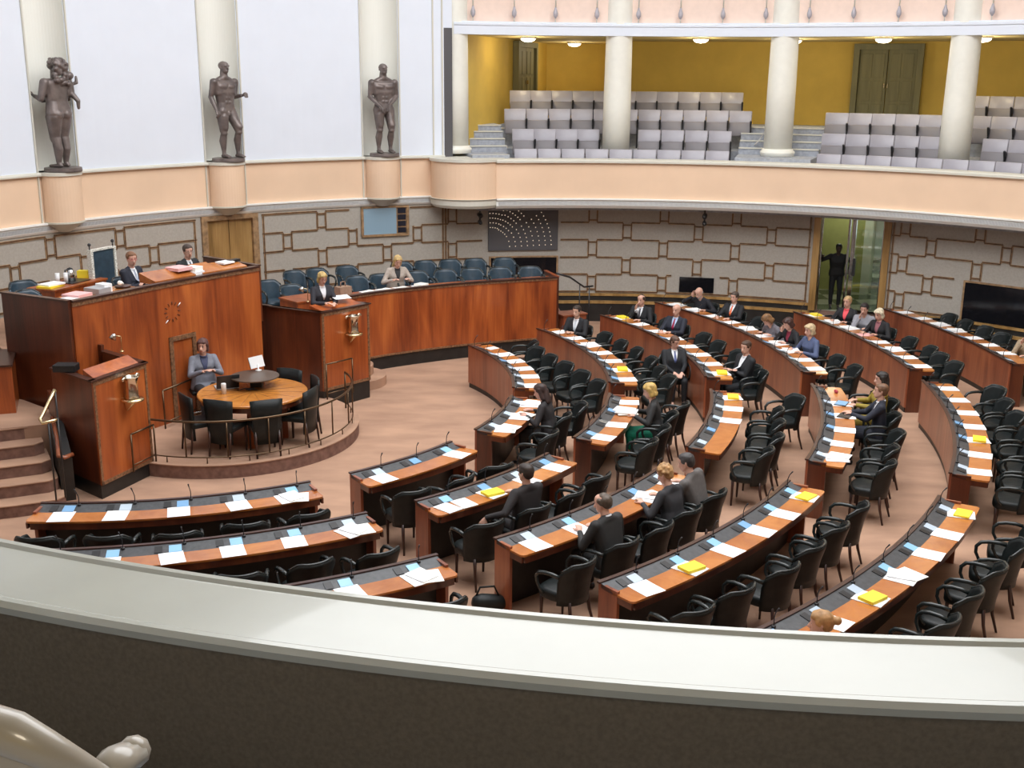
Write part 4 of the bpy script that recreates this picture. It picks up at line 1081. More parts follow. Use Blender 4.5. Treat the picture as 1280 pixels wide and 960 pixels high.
# things on the round table
def laptop(x, y, z, rz, lab, open_=1.15):
    t_ = empty('laptop', (x, y, z), rz, lab, 'laptop')
    q = MB(); q.box(-.17, .17, -.12, .12, 0, .018); q.build('keyboard_half', t_, M['plastic_grey'], .004)
    T = Matrix.Translation((0, .12, .015)) @ Matrix.Rotation(open_, 4, 'X')
    q = MB(); q.box(-.17, .17, 0, .24, 0, .012, None, T); q.build('lid', t_, M['laptop_screen'])
    return t_
px = (-6.347, 2.384, 0.951); laptop(px[0], px[1], .951, facing(SW, px[0], px[1]) + pi - .15, 'open black laptop in front of the woman at the round table')
px = (-6.326, 2.202, 0.951)
q = MB(); q.lathe((0, 0, 0), [(.035, 0), (.038, .15), (.034, .16)], n=16); o = q.build('water_bottle', None, M['white_plastic']); o.location = ((-6.294, 2.024, 0.951)); tag(o, 'small silver flask behind the laptop on the round table', 'flask')
t_ = empty('small_monitor', (-5.928, 2.751, 1.125), .9, 'small black monitor with pale edge on the raised disc of the round table', 'monitor')
q = MB(); q.box(-.13, .13, -.01, .01, .05, .22, None, Matrix.Rotation(-.35, 4, 'X')); q.build('screen', t_, M['laptop_screen'])
q = MB(); q.box(-.135, .135, -.016, -.008, .045, .225, None, Matrix.Rotation(-.35, 4, 'X')); q.lathe((0, 0, 0), [(.05, 0), (.05, .01), (.012, .02), (.012, .1)], n=12); q.build('stand', t_, M['white_plastic'])
q = MB(); q.tube([(0, 0, .01), (.08, .03, .03), (.14, -.03, .012), (.2, .02, .012), (.26, 0, .01)], .008, n=6); q.hull([((.1, 0, .02), .02), ((.2, .02, .02), .02)]); o = q.build('cable_bundle', None, M['black_metal']); o.location = (-6.097, 2.209, 0.951); tag(o, 'tangle of black cables beside the laptop on the round table', 'cable')

# curved bronze railing of the round platform
t_ = empty('platform_railing', (PC[0], PC[1], .205), 0, 'thin curved bronze railing along the edge of the round platform', 'railing')
rR = PR - .09; a0, a1 = -112, 28
def pr(a, z, r=rR): return (r * cos(radians(a)), r * sin(radians(a)), z)
H_R = .62
q = MB(); q.tube([pr(a0 + (a1 - a0) * i / 48, H_R) for i in range(49)], .017, n=8); q.build('top_rail', t_, M['bronze_rail'])
q = MB(); q.tube([pr(a0 + (a1 - a0) * i / 48, .09) for i in range(49)], .010, n=6); q.build('bottom_rail', t_, M['bronze_rail'])
for i in range(9):
    a = a0 + (a1 - a0) * i / 8; q = MB(); q.tube([pr(a, 0 if i in (0, 8) else .09), pr(a, H_R)], .012 if 0 < i < 8 else .016, n=6); q.build('post', t_, M['bronze_rail'])
    if i < 8:
        b = a + (a1 - a0) / 16; q = MB(); q.tube([pr(b, 0), pr(b, .09)], .009, n=6); q.build('foot', t_, M['bronze_rail'])
def smallrail(pts, z, lab, posts, h=.62):
    t_ = empty('wall_rail', (pts[0][0], pts[0][1], z), 0, lab, 'railing'); o0 = Vector((pts[0][0], pts[0][1], 0))
    q = MB(); q.tube([Vector((p[0], p[1], h)) - o0 for p in pts], .014, n=6); q.build('top_rail', t_, M['bronze_rail'])
    q = MB(); q.tube([Vector((p[0], p[1], .10)) - o0 for p in pts], .010, n=6); q.build('bottom_rail', t_, M['bronze_rail'])
    for p in posts: q = MB(); q.tube([Vector((p[0], p[1], 0)) - o0, Vector((p[0], p[1], h)) - o0], .013, n=6); q.build('post', t_, M['bronze_rail'])
a = Vector((-7.496, 2.598, 0.205)); b = Vector((-7.158, 3.524, 0.205)); smallrail([(a.x + .1, a.y), (b.x + .1, b.y)], .205, 'short bronze railing in front of the framed hatch of the presidium', [(a.x + .1, a.y), (b.x + .1, b.y)])
a = Vector(PRr(.0, 0)); b = Vector(PRr(.55, 0)); nn_ = nfr((-5.19, 4.38), (-4.50, 5.20)) * .07
smallrail([(a.x + nn_.x, a.y + nn_.y), (b.x + nn_.x, b.y + nn_.y)], .205, 'short bronze railing across the front of the right rostrum', [(a.x + nn_.x, a.y + nn_.y), (b.x + nn_.x, b.y + nn_.y)])
a = Vector(PL(.55, 0)); b = Vector(PL(1., 0)); nn_ = nfr((-7.50, .06), (-7.12, 1.08)) * .05
smallrail([(a.x + nn_.x, a.y + nn_.y), (b.x + nn_.x, b.y + nn_.y)], .205, 'short dark railing across the front of the left rostrum', [(a.x + nn_.x, a.y + nn_.y), (b.x + nn_.x, b.y + nn_.y)], .55)

# ---- blue leather chairs behind the ministers' bench and on the podium
bp = make_chair(M['leather_blue'], 'minister_chair'); first = [True]
def blue(x, y, z, rz, lab, grp='blue leather chairs of the podium'):
    o = bp if first[0] else copy_tree(bp); first[0] = False
    o.location = (x, y, z); o.rotation_euler = (0, 0, rz); tag(o, lab, 'chair', grp)
front_px = [(452, 350), (490, 347), (537, 345), (562, 344), (594, 343), (628, 341), (666, 340)]
FB = [(-5.009, 7.895, 1.617), (-4.577, 8.153, 1.656), (-3.883, 8.506, 1.650), (-3.326, 8.739, 1.648), (-2.789, 8.924, 1.638), (-2.210, 9.085, 1.649), (-1.591, 9.214, 1.650)]
FC = (-4.9, 2.2)
for i, p in enumerate(FB):
    blue(p[0], p[1], .88, facing((0, 0), p[0], p[1]), 'dark blue leather chair in the front row behind the ministers bench, %s from left' % ORD[i])
BB = [(-6.357, 8.482, 1.616), (-5.950, 8.773, 1.619), (-5.390, 9.127, 1.597), (-4.306, 9.686, 1.547), (-3.824, 9.886, 1.570), (-3.299, 10.074, 1.578), (-2.765, 10.233, 1.574), (-2.137, 10.382, 1.573)]
for i, p in enumerate(BB):
    blue(p[0], p[1], .88, facing((0, 0), p[0], p[1]) + .05, 'dark blue leather chair in the back row below the wall panels, %s from left' % ORD[i])
p = (-6.635, 7.348, 1.480); blue(p[0], p[1], .88, facing((0, 0), p[0], p[1]), 'leftmost dark blue leather chair behind the right rostrum side wall')
p = (-6.106, 6.882, 1.634); blue(p[0], p[1], .88, facing((0, 0), p[0], p[1]), 'dark blue leather chair just behind the low wooden box, near the right rostrum')
p = (-9.770, 3.655, 2.200); blue(p[0], p[1], 1.5, facing((-5, 0), p[0], p[1]), 'blue leather chair on the podium beside the side table, rear one')
p = (-9.445, 2.991, 2.200); blue(p[0] + .1, p[1] - .1, 1.5, facing((-4, 1), p[0], p[1]), 'blue leather chair at the podium corner, nearest the left edge')
# wooden box lectern left of the speaker
p = (-5.640, 4.868, 1.450); q = MB(); q.box(-.3, .3, -.3, .3, 0, 1.55); q.box(-.32, .32, -.32, .32, 1.55, 1.58); o = q.build('wooden_cabinet', None, M['palisander']); o.location = (-5.95, 5.9, 0); o.rotation_euler = (0, 0, .75)
o.location = ((-5.879, 6.373, 1.580)[0], (-5.879, 6.373, 1.580)[1], 0); tag(o, 'square wooden cabinet between the presidium and the speaker', 'cabinet')

# president's high-backed chair
p = (-8.644, 4.511, 2.188)
t_ = empty('president_chair', (p[0], p[1], 1.5), 0, 'tall blue chair with studded white edge and two dark finials', 'chair')
q = MB(); q.hull([((-.24, -.2, .45), .04), ((.24, -.2, .45), .04), ((-.24, .25, .45), .04), ((.24, .25, .45), .04)]); q.build('seat', t_, M['leather_blue'])
q = MB(); q.box(-.25, .25, -.30, -.24, .4, 1.22); q.build('backrest', t_, M['leather_blue'], .02)
q = MB(); q.box(-.30, -.25, -.315, -.225, .4, 1.24); q.box(.25, .30, -.315, -.225, .4, 1.24); q.box(-.25, .25, -.315, -.225, 1.21, 1.24); q.build('studded_edge', t_, M['studs'])
for s in (-1, 1):
    q = MB(); q.tube([(s * .275, -.27, 1.24), (s * .275, -.27, 1.30)], .012, n=6); q.hull([((s * .275, -.27, 1.325), .03)]); q.build('finial', t_, M['black_metal'])
    q = MB(); q.tube([(s * .29, -.25, .65), (s * .3, .2, .66), (s * .3, .22, .46)], .03, n=8); q.build('armrest', t_, M['leather_blue'])
    for y in (-.25, .24): q = MB(); q.tube([(s * .24, y, .43), (s * .24, y, 0)], .025, n=6); q.build('leg', t_, M['chair_leg'])
t_.rotation_euler = (0, 0, facing((-3., 2.2), p[0], p[1]))

# side table with kettle and cups, papers
p = (-9.248, 3.964, 2.280); t_ = empty('side_table', (p[0], p[1], 1.5), 0, 'small dark wooden side table behind the presidium with kettle and papers', 'table')
q = MB(); q.box(-.62, .62, -.28, .28, .73, .76); q.build('table_top', t_, M['palisander'])
q = MB(); q.box(-.6, .6, -.26, .26, .62, .73); q.build('apron', t_, M['palisander'])
for x in (-.57, .57):
    for y in (-.24, .24): q = MB(); q.box(x - .03, x + .03, y - .03, y + .03, 0, .62); q.build('leg', t_, M['palisander'])
trz = atan2((-9.055, 4.623, 2.260)[1] - (-9.373, 3.775, 2.260)[1], (-9.055, 4.623, 2.260)[0] - (-9.373, 3.775, 2.260)[0]); t_.rotation_euler = (0, 0, trz)
Tt = Matrix.Translation((p[0], p[1], 2.26)) @ Matrix.Rotation(trz, 4, 'Z')
def on_t(x, y): v = Tt @ Vector((x, y, 0)); return (v.x, v.y, 2.261)
t_ = empty('kettle', on_t(.12, .05), trz, 'black and steel electric kettle on the side table', 'kettle')
q = MB(); q.lathe((0, 0, 0), [(.08, 0), (.078, .1), (.062, .19), (.05, .2)], n=20); q.build('body', t_, M['chrome'])
q = MB(); q.lathe((0, 0, .2), [(.052, 0), (.04, .02), (.01, .03)], n=16); q.tube([(-.05, 0, .2), (-.11, 0, .2), (-.12, 0, .1), (-.08, 0, .03)], .014, n=6); q.build('handle', t_, M['black_metal'])
for i, (x, lab) in enumerate(((-.12, 'stack of white cups on the side table, left one'), (-.04, 'stack of white cups beside the kettle, right one'))):
    q = MB(); q.lathe((0, 0, 0), [(.03, 0), (.036, .17), (.033, .17)], n=14); o = q.build('cup_stack', None, M['white_plastic']); o.location = on_t(x, .1 - .1 * i); tag(o, lab, 'cups')
q = MB(); q.box(-.22, .22, -.14, .14, 0, .012); o = q.build('serving_tray', None, M['black_metal']); o.location = on_t(.13, -.02); o.location.z -= .0; o.rotation_euler = (0, 0, trz); tag(o, 'flat black tray under the kettle', 'tray')
q = MB(); sheet(q, 0, 0, 0, .36, .26, .1, M['yellow'], .03); sheet(q, .03, 0, .03, .34, .25, -.1, M['paper'], .025); o = q.build('paper_pile'); o.location = on_t(-.40, 0); o.rotation_euler = (0, 0, trz); tag(o, 'white papers over yellow folders on the side table', 'papers')
q = MB(); q.box(-.1, .1, -.06, .06, 0, .12, M['yellow']); o = q.build('yellow_box'); o.location = on_t(.50, .1); tag(o, 'yellow box at the right end of the side table', 'box')

# items on the presidium desk
def item(x_, y_, z, parts, name, lab, cat, rz=0.):
    q = MB()
    for (dx, dy, dz, w, l, h, r, m) in parts: sheet(q, dx, dy, dz, w, l, r, m, h)
    o = q.build(name); o.location = (x_, y_, z); o.rotation_euler = (0, 0, rz); return tag(o, lab, cat)
PR_ = atan2(PT[3][1] - PT[1][1], PT[3][0] - PT[1][0])
def onD(s, d): a, t = on_front(s); n_ = Vector((-t.y, t.x)); v = a + n_ * d; return v.x, v.y
x, y = onD(.20, .3); item(x, y, ZP - .02, [(0, 0, 0, .24, .3, .08, .1, M['plastic_grey']), (.12, 0, 0, .14, .2, .12, 0, M['paper'])], 'document_stack', 'grey and white document stack on the presidium desk, left of the dark suited man', 'documents', PR_)
x, y = onD(.10, .3); item(x, y, ZP - .02, [(0, 0, 0, .3, .3, .05, .2, M['paper_pink']), (-.2, -.1, 0, .2, .25, .02, 0, M['paper'])], 'document_stack', 'pinkish documents at the left end of the presidium desk', 'documents', PR_)
x, y = onD(.62, .28); item(x, y, ZP + .10, [(0, 0, 0, .3, .3, .05, 0, M['paper_pink'])], 'document_folder', 'pink folder on the presidium desk between the two men', 'folder', PR_)
x, y = onD(.685, .22); item(x, y, ZP - .01, [(0, 0, 0, .22, .28, .07, 0, M['paper']), (0, -.0, .07, .2, .22, .07, .15, M['paper2'])], 'document_stack', 'tall white document stack on the presidium desk in front of the right man', 'documents', PR_)
x, y = onD(.88, .3); item(x, y, ZP + .08, [(0, 0, 0, .25, .2, .03, 0, M['paper']), (.2, 0, 0, .22, .1, .04, 0, M['black_metal'])], 'notepad', 'white notepad and black case at the right end of the presidium desk', 'notepad', PR_)
x, y = onD(.33, .3); q = MB(); q.lathe((0, 0, 0), [(.10, 0), (.13, .03), (.12, .035)], n=20); o = q.build('wooden_bowl', None, M['edge_dark']); o.location = (x, y, ZP - .02); tag(o, 'dark round bowl beside the left man on the presidium desk', 'bowl')
q = MB(); q.lathe((0, 0, 0), [(.02, 0), (.02, .08), (.035, .09), (.035, .14), (.02, .15)], n=12, T=Matrix.Rotation(1.3, 4, 'X')); o = q.build('gavel', None, M['paper2']); o.location = (x, y, ZP + .04); tag(o, 'pale gavel lying on the dark bowl of the presidium desk', 'gavel')
# papers on the ministers' bench
def onB(s, d):
    L_ = [0]
    for a, b in zip(BS, BS[1:]): L_.append(L_[-1] + (Vector(b) - Vector(a)).length)
    dd_ = s * L_[-1]
    for i in range(len(BS) - 1):
        if L_[i + 1] >= dd_:
            f = (dd_ - L_[i]) / (L_[i + 1] - L_[i]); a = Vector(BS[i]); b = Vector(BS[i + 1]); t = (b - a).normalized(); v = a + (b - a) * f + Vector((-t.y, t.x)) * d; return v.x, v.y, atan2(t.y, t.x)
for s, lab in ((.235, 'white papers on the ministers bench, first pile right of the speaker'), (.30, 'white papers on the ministers bench, second pile right of the speaker'), (.37, 'white papers under the hands of the blonde woman in beige'), (.445, 'crumpled white papers just right of the woman in beige')):
    x, y, r = onB(s, .26); item(x, y, ZB - .045, [(0, 0, 0, .28, .26, .012, 0, M['paper']), (.04, 0, .012, .22, .2, .012 if s < .4 else .05, .4, M['paper2'])], 'paper_pile', lab, 'papers', r)
x, y, r = onB(.14, .35); q = MB(); q.prism([(-.14, -.09), (.14, -.09), (.14, .09), (-.14, .09)], 0, .17); q.tube([(-.06, 0, .17), (-.05, 0, .26), (.05, 0, .26), (.06, 0, .17)], .01, n=6); o = q.build('handbag', None, colm((.35, .22, .15))); o.location = (x, y, ZB - .045); o.rotation_euler = (0, 0, r); tag(o, 'tan handbag on the bench behind the standing speaker', 'bag')

# ================================================================== GALLERY SEATS
def gseat():
    t_ = empty('gallery_seat')
    q = MB(); q.hull([((-.245, -.02, .55), .018), ((.245, -.02, .55), .018), ((-.245, -.06, .88), .018), ((.245, -.06, .88), .018)], sub=1); q.build('backrest', t_, M['seat_grey'])
    q = MB(); q.hull([((-.235, .045, .34), .03), ((.235, .045, .34), .03), ((-.23, .02, .62), .02), ((.23, .02, .62), .02)], sub=1); q.build('tip_up_seat', t_, M['seat_grey_dark'])
    q = MB(); q.box(-.268, -.236, -.06, .09, 0, .60); q.hull([((-.252, -.03, .62), .022), ((-.252, .14, .66), .026), ((-.252, .09, .5), .02)], sub=1); q.build('arm_support', t_, M['black_metal'])
    return t_
gs = gseat(); gfirst = [True]
def gput(r, a, z, lab, grp):
    o = gs if gfirst[0] else copy_tree(gs); gfirst[0] = False
    x, y = P2(O0, r, a); o.location = (x, y, z); o.rotation_euler = (0, 0, facing(O0, x, y)); tag(o, lab, 'seat', grp)
ROWZ = [(11.78, 3.10), (12.62, 3.50), (13.5, 3.93), (14.4, 4.34)]
ROWG = ['front', 'second', 'third', 'back']
LEFT = [(0, 98.3, 2.62, 9), (1, 98.0, 2.3, 4), (1, 84.7, 2.45, 4), (2, 98.3, 2.27, 11), (3, 97.3, 2.06, 11)]
for (rw, a0, st, n) in LEFT:
    for i in range(n):
        blk_ = ' left of second column' if (rw == 1 and a0 > 90) else (' right of second column' if rw == 1 else '')
        gput(ROWZ[rw][0], a0 - st * i, ROWZ[rw][1], 'grey tip-up seat, %s from left, %s row of left gallery block%s' % (ORD[i], ROWG[rw], blk_), 'grey seats of the left gallery block')
RIGHT = [(0, 65.6, 2.55, 9), (1, 65.9, 2.38, 5), (1, 50.5, 2.38, 3), (2, 66.3, 2.2, 5), (2, 53.3, 2.2, 4), (3, 54.6, 2.1, 5)]
for (rw, a0, st, n) in RIGHT:
    for i in range(n):
        pos = 'left of' if a0 > 56 and rw > 0 else 'right of'
        extra = ' beside the third column' if rw == 0 else (' %s the fourth column' % pos)
        gput(ROWZ[rw][0], a0 - st * i, ROWZ[rw][1], 'grey tip-up seat, %s in the %s gallery row%s' % (ORD[i], ROWG[rw], extra if rw else ' right of third column'), 'grey seats of the right gallery block')
# cable hanging across the gallery steps
q = MB(); a_ = Vector((*P2(O0, 13.6, 75.2), 4.1)); b_ = Vector((*P2(O0, 12.3, 72.3), 4.6)); q.tube([a_ + (b_ - a_) * t + Vector((0, 0, -.25 * sin(pi * t))) for t in [i / 10 for i in range(11)]], .012, n=6)
o = q.build('barrier_rope', None, M['white_plastic']); tag(o, 'white barrier rope hanging across the gallery steps left of the third column', 'rope')

# armchair in the near gallery, cream wood
fx = (-2.97, -12.55, 3.50)
t_ = empty('wooden_armchair', fx, 0.0, 'cream-painted wooden armchair in the near gallery at the lower left', 'chair')
gz = 3.50
def loc(p): return (p[0] - fx[0], p[1] - fx[1], p[2] - gz)
pa, pb_, pc_, pd_, pe_ = (-3.012, -12.468, 4.440), (-2.956, -12.462, 4.440), (-2.876, -12.485, 4.430), (-2.826, -12.484, 4.400), (-2.774, -12.476, 4.360)
pf_, pg_ = (-2.750, -12.433, 4.300), (-2.724, -12.410, 4.240)
q = MB(); q.tube([loc(p) for p in (pa, pb_, pc_, pd_, pe_, pf_, pg_)], [.042, .042, .042, .036, .030, .028, .028], n=12); q.build('back_rail', t_, M['cream_wood'])
qa, qb, qc = (-2.760, -12.396, 4.280), (-2.749, -12.337, 4.280), (-2.733, -12.294, 4.270)
q = MB(); q.tube([loc(p) for p in (qa, qb, qc)], [.038, .042, .036], n=12, flat=.7); q.hull([(loc(qc), .034)]); q.build('armrest', t_, M['cream_wood'])
q = MB(); c1, c2 = loc(pb_), loc(pe_); q.hull([((c1[0], c1[1], c1[2] - .03), .02), ((c2[0], c2[1], c2[2] - .03), .018), ((c1[0], c1[1] + .06, .45), .02), ((c2[0], c2[1] + .06, .45), .02)], sub=1); q.build('backrest', t_, M['cream_wood'])
q = MB(); q.hull([((c1[0], c1[1] + .1, .43), .03), ((c2[0] + .08, c1[1] + .1, .43), .03), ((c1[0], c1[1] + .5, .43), .03), ((c2[0] + .08, c1[1] + .5, .43), .03)], sub=1); q.build('seat', t_, M['leather_blue'])
for x in (c1[0], c2[0] + .08):
    for y in (c1[1] + .08, c1[1] + .5): q = MB(); q.tube([(x, y, .42), (x, y, 0)], .022, n=6); q.build('leg', t_, M['cream_wood'])

# ================================================================== FIGURES
def V3(*a): return Vector(a)
def ik(S, T, l1, l2, pole):
    S, T = Vector(S), Vector(T); d = T - S; L = min(d.length, (l1 + l2) * .998); d = d.normalized(); T = S + d * L
    a = (l1 * l1 - l2 * l2 + L * L) / (2 * L); h = sqrt(max(0, l1 * l1 - a * a)); p = Vector(pole); p = (p - d * p.dot(d)).normalized()
    return S + d * a + p * h, T
def hand(q, W_, d, n, side, curl=.35, s=1.):
    """palm and five fingers; W_ wrist, d finger direction, n palm normal"""
    d = d.normalized(); n = (n - d * n.dot(d)).normalized(); l = d.cross(n) * side
    q.hull([(W_, .024 * s), (W_ + d * .03 * s + l * .018 * s, .015 * s), (W_ + d * .03 * s - l * .018 * s, .015 * s), (W_ + d * .085 * s + l * .030 * s, .0115 * s), (W_ + d * .085 * s - l * .030 * s, .0115 * s)])
    for k, (o_, L) in enumerate(((-.030, .066), (-.010, .078), (.011, .073), (.031, .058))):
        b = W_ + d * .085 * s + l * o_ * s; d1 = (d + n * curl).normalized(); m_ = b + d1 * L * .52 * s; d2 = (d + n * curl * 2.4).normalized(); e = m_ + d2 * L * .48 * s
        q.hull([(b, .0100 * s), (m_, .0092 * s)]); q.hull([(m_, .0092 * s), (e, .0078 * s)])
    b = W_ + d * .025 * s - l * .024 * s; m_ = b + (d * .6 - l * .8 + n * .3).normalized() * .045 * s; e = m_ + (d * .9 - l * .2 + n * .35).normalized() * .035 * s
    q.hull([(b, .014 * s), (m_, .011 * s)]); q.hull([(m_, .011 * s), (e, .009 * s)])

def person(name, loc, rz, lab, cat='person', sit=True, lean=.08, side=0., yaw=0., pitch=.1, roll=0., beard=False, RH=None, LH=None, rdir=None, ldir=None, scale=.96,
           skin=(.62, .36, .27), hair='short', hairc=(.06, .04, .03), top=(.025, .026, .032), shirt=None, tie=None, trousers=None, glasses=None, skirt=False, female=False, legs=True, knee=.42, lower=True, bag=None, shape='jacket', seat=.50, legspread=1., feet=None):
    root = empty(name, loc, rz, lab, cat)
    root.scale = (scale,) * 3
    hz = seat if sit else .93
    P0 = V3(0, 0, hz); u = V3(sin(side), sin(lean) * cos(side), cos(lean) * cos(side)).normalized(); X = V3(1, 0, 0); X = (X - u * X.dot(u)).normalized(); F = u.cross(X)
    F = -F if F.y < 0 else F
    def T(x, y, z): return P0 + X * x + F * y + u * z
    sw = .165 if female else .185; sr = .058 if female else .066
    neck = T(0, .0, .545); hu = (u * .75 + V3(0, sin(pitch) * .6, .6)).normalized(); hc = neck + hu * .135 + F * .02
    # head frame
    R_ = Matrix.Rotation(yaw, 3, 'Z') @ Matrix.Rotation(-pitch, 3, 'X') @ Matrix.Rotation(roll, 3, 'Y')
    def Hd(x, y, z): return hc + R_ @ V3(x, y, z)
    shR, shL = T(sw, 0, .475), T(-sw, 0, .475)
    RH = RH or (.17, .34, .80 if sit else .8); LH = LH or (-.17, .34, .80 if sit else .8)
    eR, wR = ik(shR, RH, .285, .25, (1, -.6, -1.0)); eL, wL = ik(shL, LH, .285, .25, (-1, -.6, -1.0))
    hR, hL = T(.095, 0, 0), T(-.095, 0, 0)
    if sit:
        kR, kL = V3(.11 * legspread, knee, hz + .0), V3(-.11 * legspread, knee, hz + .0); aR, aL = V3(.12 * legspread, knee - .01, .09), V3(-.12 * legspread, knee - .01, .09)
    else:
        aR, aL = V3(.10, -.02, .09), V3(-.10, .02, .09); kR, kL = (hR + aR) / 2 + V3(.01, .03, 0), (hL + aL) / 2 + V3(-.01, .03, 0)
        hR, hL = V3(.085, 0, hz), V3(-.085, 0, hz)
    # ---- body: one continuous skin
    q = MB()
    q.hull([(Hd(0, -.022, .045), (.078, .088, .080)), (Hd(0, .020, .050), (.070, .076, .072))])
    q.hull([(Hd(0, .022, .03), (.066, .070, .06)), (Hd(.028, .040, -.055), .030), (Hd(-.028, .040, -.055), .030), (Hd(0, .066, -.085), .022), (Hd(.045, .0, -.03), .026), (Hd(-.045, .0, -.03), .026)])
    q.hull([(Hd(0, .088, .020), .009), (Hd(0, .112, -.022), .0125), (Hd(.010, .098, -.026), .010), (Hd(-.010, .098, -.026), .010)])
    q.hull([(Hd(.02, .082, -.056), .010), (Hd(-.02, .082, -.056), .010), (Hd(0, .092, -.056), .010)])
    for s in (-1, 1):
        q.hull([(Hd(s * .074, -.008, .018), (.010, .018, .020)), (Hd(s * .071, -.002, -.018), (.009, .012, .012))])
    q.hull([(hc + hu * -.02, .052), (T(0, 0, .50), .060)]); q.hull([(T(0, 0, .50), .055), (T(.09, -.01, .475), .045), (T(-.09, -.01, .475), .045)])
    q.hull([(T(sw * .7, 0, .42), .055), (T(-sw * .7, 0, .42), .055), (T(.06, 0.01, .26), .065), (T(-.06, 0.01, .26), .065)]); q.hull([(T(.06, 0.01, .26), .065), (T(-.06, 0.01, .26), .065), (hR, .07), (hL, .07)])
    for S_, E_, W_, s in ((shR, eR, wR, 1), (shL, eL, wL, -1)):
        q.hull([(S_, .048), (E_, .036)]); q.hull([(E_, .036), (W_, .025)])
        fd = (rdir if s == 1 else ldir); d_ = Vector(fd) if fd else (W_ - E_)
        hand(q, W_ + d_.normalized() * .01, d_, V3(0, .1, -1) if abs(d_.normalized().z) < .8 else V3(-s, .2, 0), s)
    for H_, K_, A_, s in ((hR, kR, aR, 1), (hL, kL, aL, -1)):
        q.hull([(H_, .078), (K_, .055)]); q.hull([(K_, .050), (A_, .034)]); q.hull([(A_, .034), (A_ + V3(0, .12, -.06), .026), (A_ + V3(0, -.04, -.055), .028)])
    me = remesh(q, .0085, 3)
    sk = skinm(skin); me.materials.append(sk); me.materials.append(colm((.05, .03, .025), .4)); me.materials.append(colm(tuple(c * k for c, k in zip(skin, (.8, .45, .45))), .5)); me.materials.append(colm(trousers or top)); 
    eyes = [Hd(s * .030, .088, .020) for s in (-1, 1)]; brow = [Hd(s * .030, .09, .040) for s in (-1, 1)]; mo = [Hd(x, .098, -.056) for x in (-.018, 0, .018)]
    for f in me.polygons:
        c = f.center; f.use_smooth = True
        if any((c - e).length < .0115 for e in eyes): f.material_index = 1
        elif any((c - e).length < .010 for e in brow) and hair != 'bald': f.material_index = 1
        elif any((c - e).length < .0095 for e in mo): f.material_index = 2
    body = new_obj('body', me, root)
    # ---- clothes
    cm = colm(top, .75)
    q = MB(); k = 1.
    if female: q.hull([(T(sw * .8, .0, .455), .068), (T(-sw * .8, .0, .455), .068), (T(.085, .035, .36), .090), (T(-.085, .035, .36), .090), (T(.085, -.01, .36), .090), (T(-.085, -.01, .36), .090), (T(.07, 0, .22), .095), (T(-.07, 0, .22), .095)])
    else: q.hull([(T(sw * .85, .0, .45), .075), (T(-sw * .85, .0, .45), .075), (T(.09, .02, .33), .108), (T(-.09, .02, .33), .108), (T(.09, .0, .18), .105), (T(-.09, .0, .18), .105)])
    q.hull([(T(.08, 0, .2), .103), (T(-.08, 0, .2), .103), (hR + V3(.012, 0, -.0), .118), (hL - V3(.012, 0, 0), .118)])
    if sit: q.hull([(hR, .105), (hL, .105), (hR + V3(0, .12, 0), .09), (hL + V3(0, .12, 0), .09)])
    q.hull([(T(0, -.015, .525), .058), (T(sw * .8, -.005, .47), .060), (T(-sw * .8, -.005, .47), .060)])
    for S_, E_, W_ in ((shR, eR, wR), (shL, eL, wL)):
        q.hull([(S_, sr + .006), (E_, .050)]); q.hull([(E_, .050), (W_ - (W_ - E_).normalized() * .012, .036)])
    me = remesh(q, .013, 4)
    bm = bmesh.new(); bm.from_mesh(me)
    # neckline: open the collar by removing what covers the throat
    kill = [v for v in bm.verts if (v.co - (hc - hu * .02)).length < .078]; bmesh.ops.delete(bm, geom=kill, context='VERTS'); bm.to_mesh(me); bm.free()
    me.materials.append(cm)
    for f in me.polygons: f.use_smooth = True
    jk = new_obj(shape, me, root)
    sol = jk.modifiers.new('cloth', 'SOLIDIFY'); sol.thickness = .004
    bv = BVHTree.FromPolygons([v.co.copy() for v in me.vertices], [tuple(p.vertices) for p in me.polygons])
    def patch(nm, outline, m, lift):
        # outline: list of (z, half-width left, half-width right) on the chest
        vs = []; fs = []; K = 6
        for (z, xa, xb) in outline:
            for j in range(K + 1):
                x = xa + (xb - xa) * j / K; o_ = T(x, .5, z); h_ = bv.ray_cast(o_, -F)
                p_ = h_[0] if h_[0] is not None and (h_[0] - o_).length < .55 else T(x, .07, z); vs.append(p_ + F * lift)
        for i in range(len(outline) - 1):
            for j in range(K): a = i * (K + 1) + j; fs.append((a, a + 1, a + K + 2, a + K + 1))
        q2 = MB(); q2.faces(vs, fs, m, True); o2 = q2.build(nm, root, m); s2 = o2.modifiers.new('t', 'SOLIDIFY'); s2.thickness = .004; s2.offset = 1
    if shirt:
        patch('shirt', [(.53, -.045, .045), (.50, -.062, .062), (.45, -.055, .055), (.40, -.042, .042), (.34, -.026, .026), (.28, -.010, .010)], colm(shirt, .7, .04), .004)
        q = MB(); N = 16; cc = T(0, .004, .535); q.tube([cc + X * .060 * cos(2 * pi * i / N) + F * .058 * sin(2 * pi * i / N) + u * (-.018 * sin(2 * pi * i / N)) for i in range(N)], .014, n=6, closed=True); q.build('collar', root, colm(shirt, .7, .04))
    if tie: patch('tie', [(.51, -.018, .018), (.49, -.014, .014), (.42, -.022, .022), (.34, -.027, .027), (.28, -.012, .012)], colm(tie, .6, .2), .009)
    # ---- trousers or skirt, shoes
    tm = colm(trousers or tuple(c * .9 for c in top), .8); q = MB()
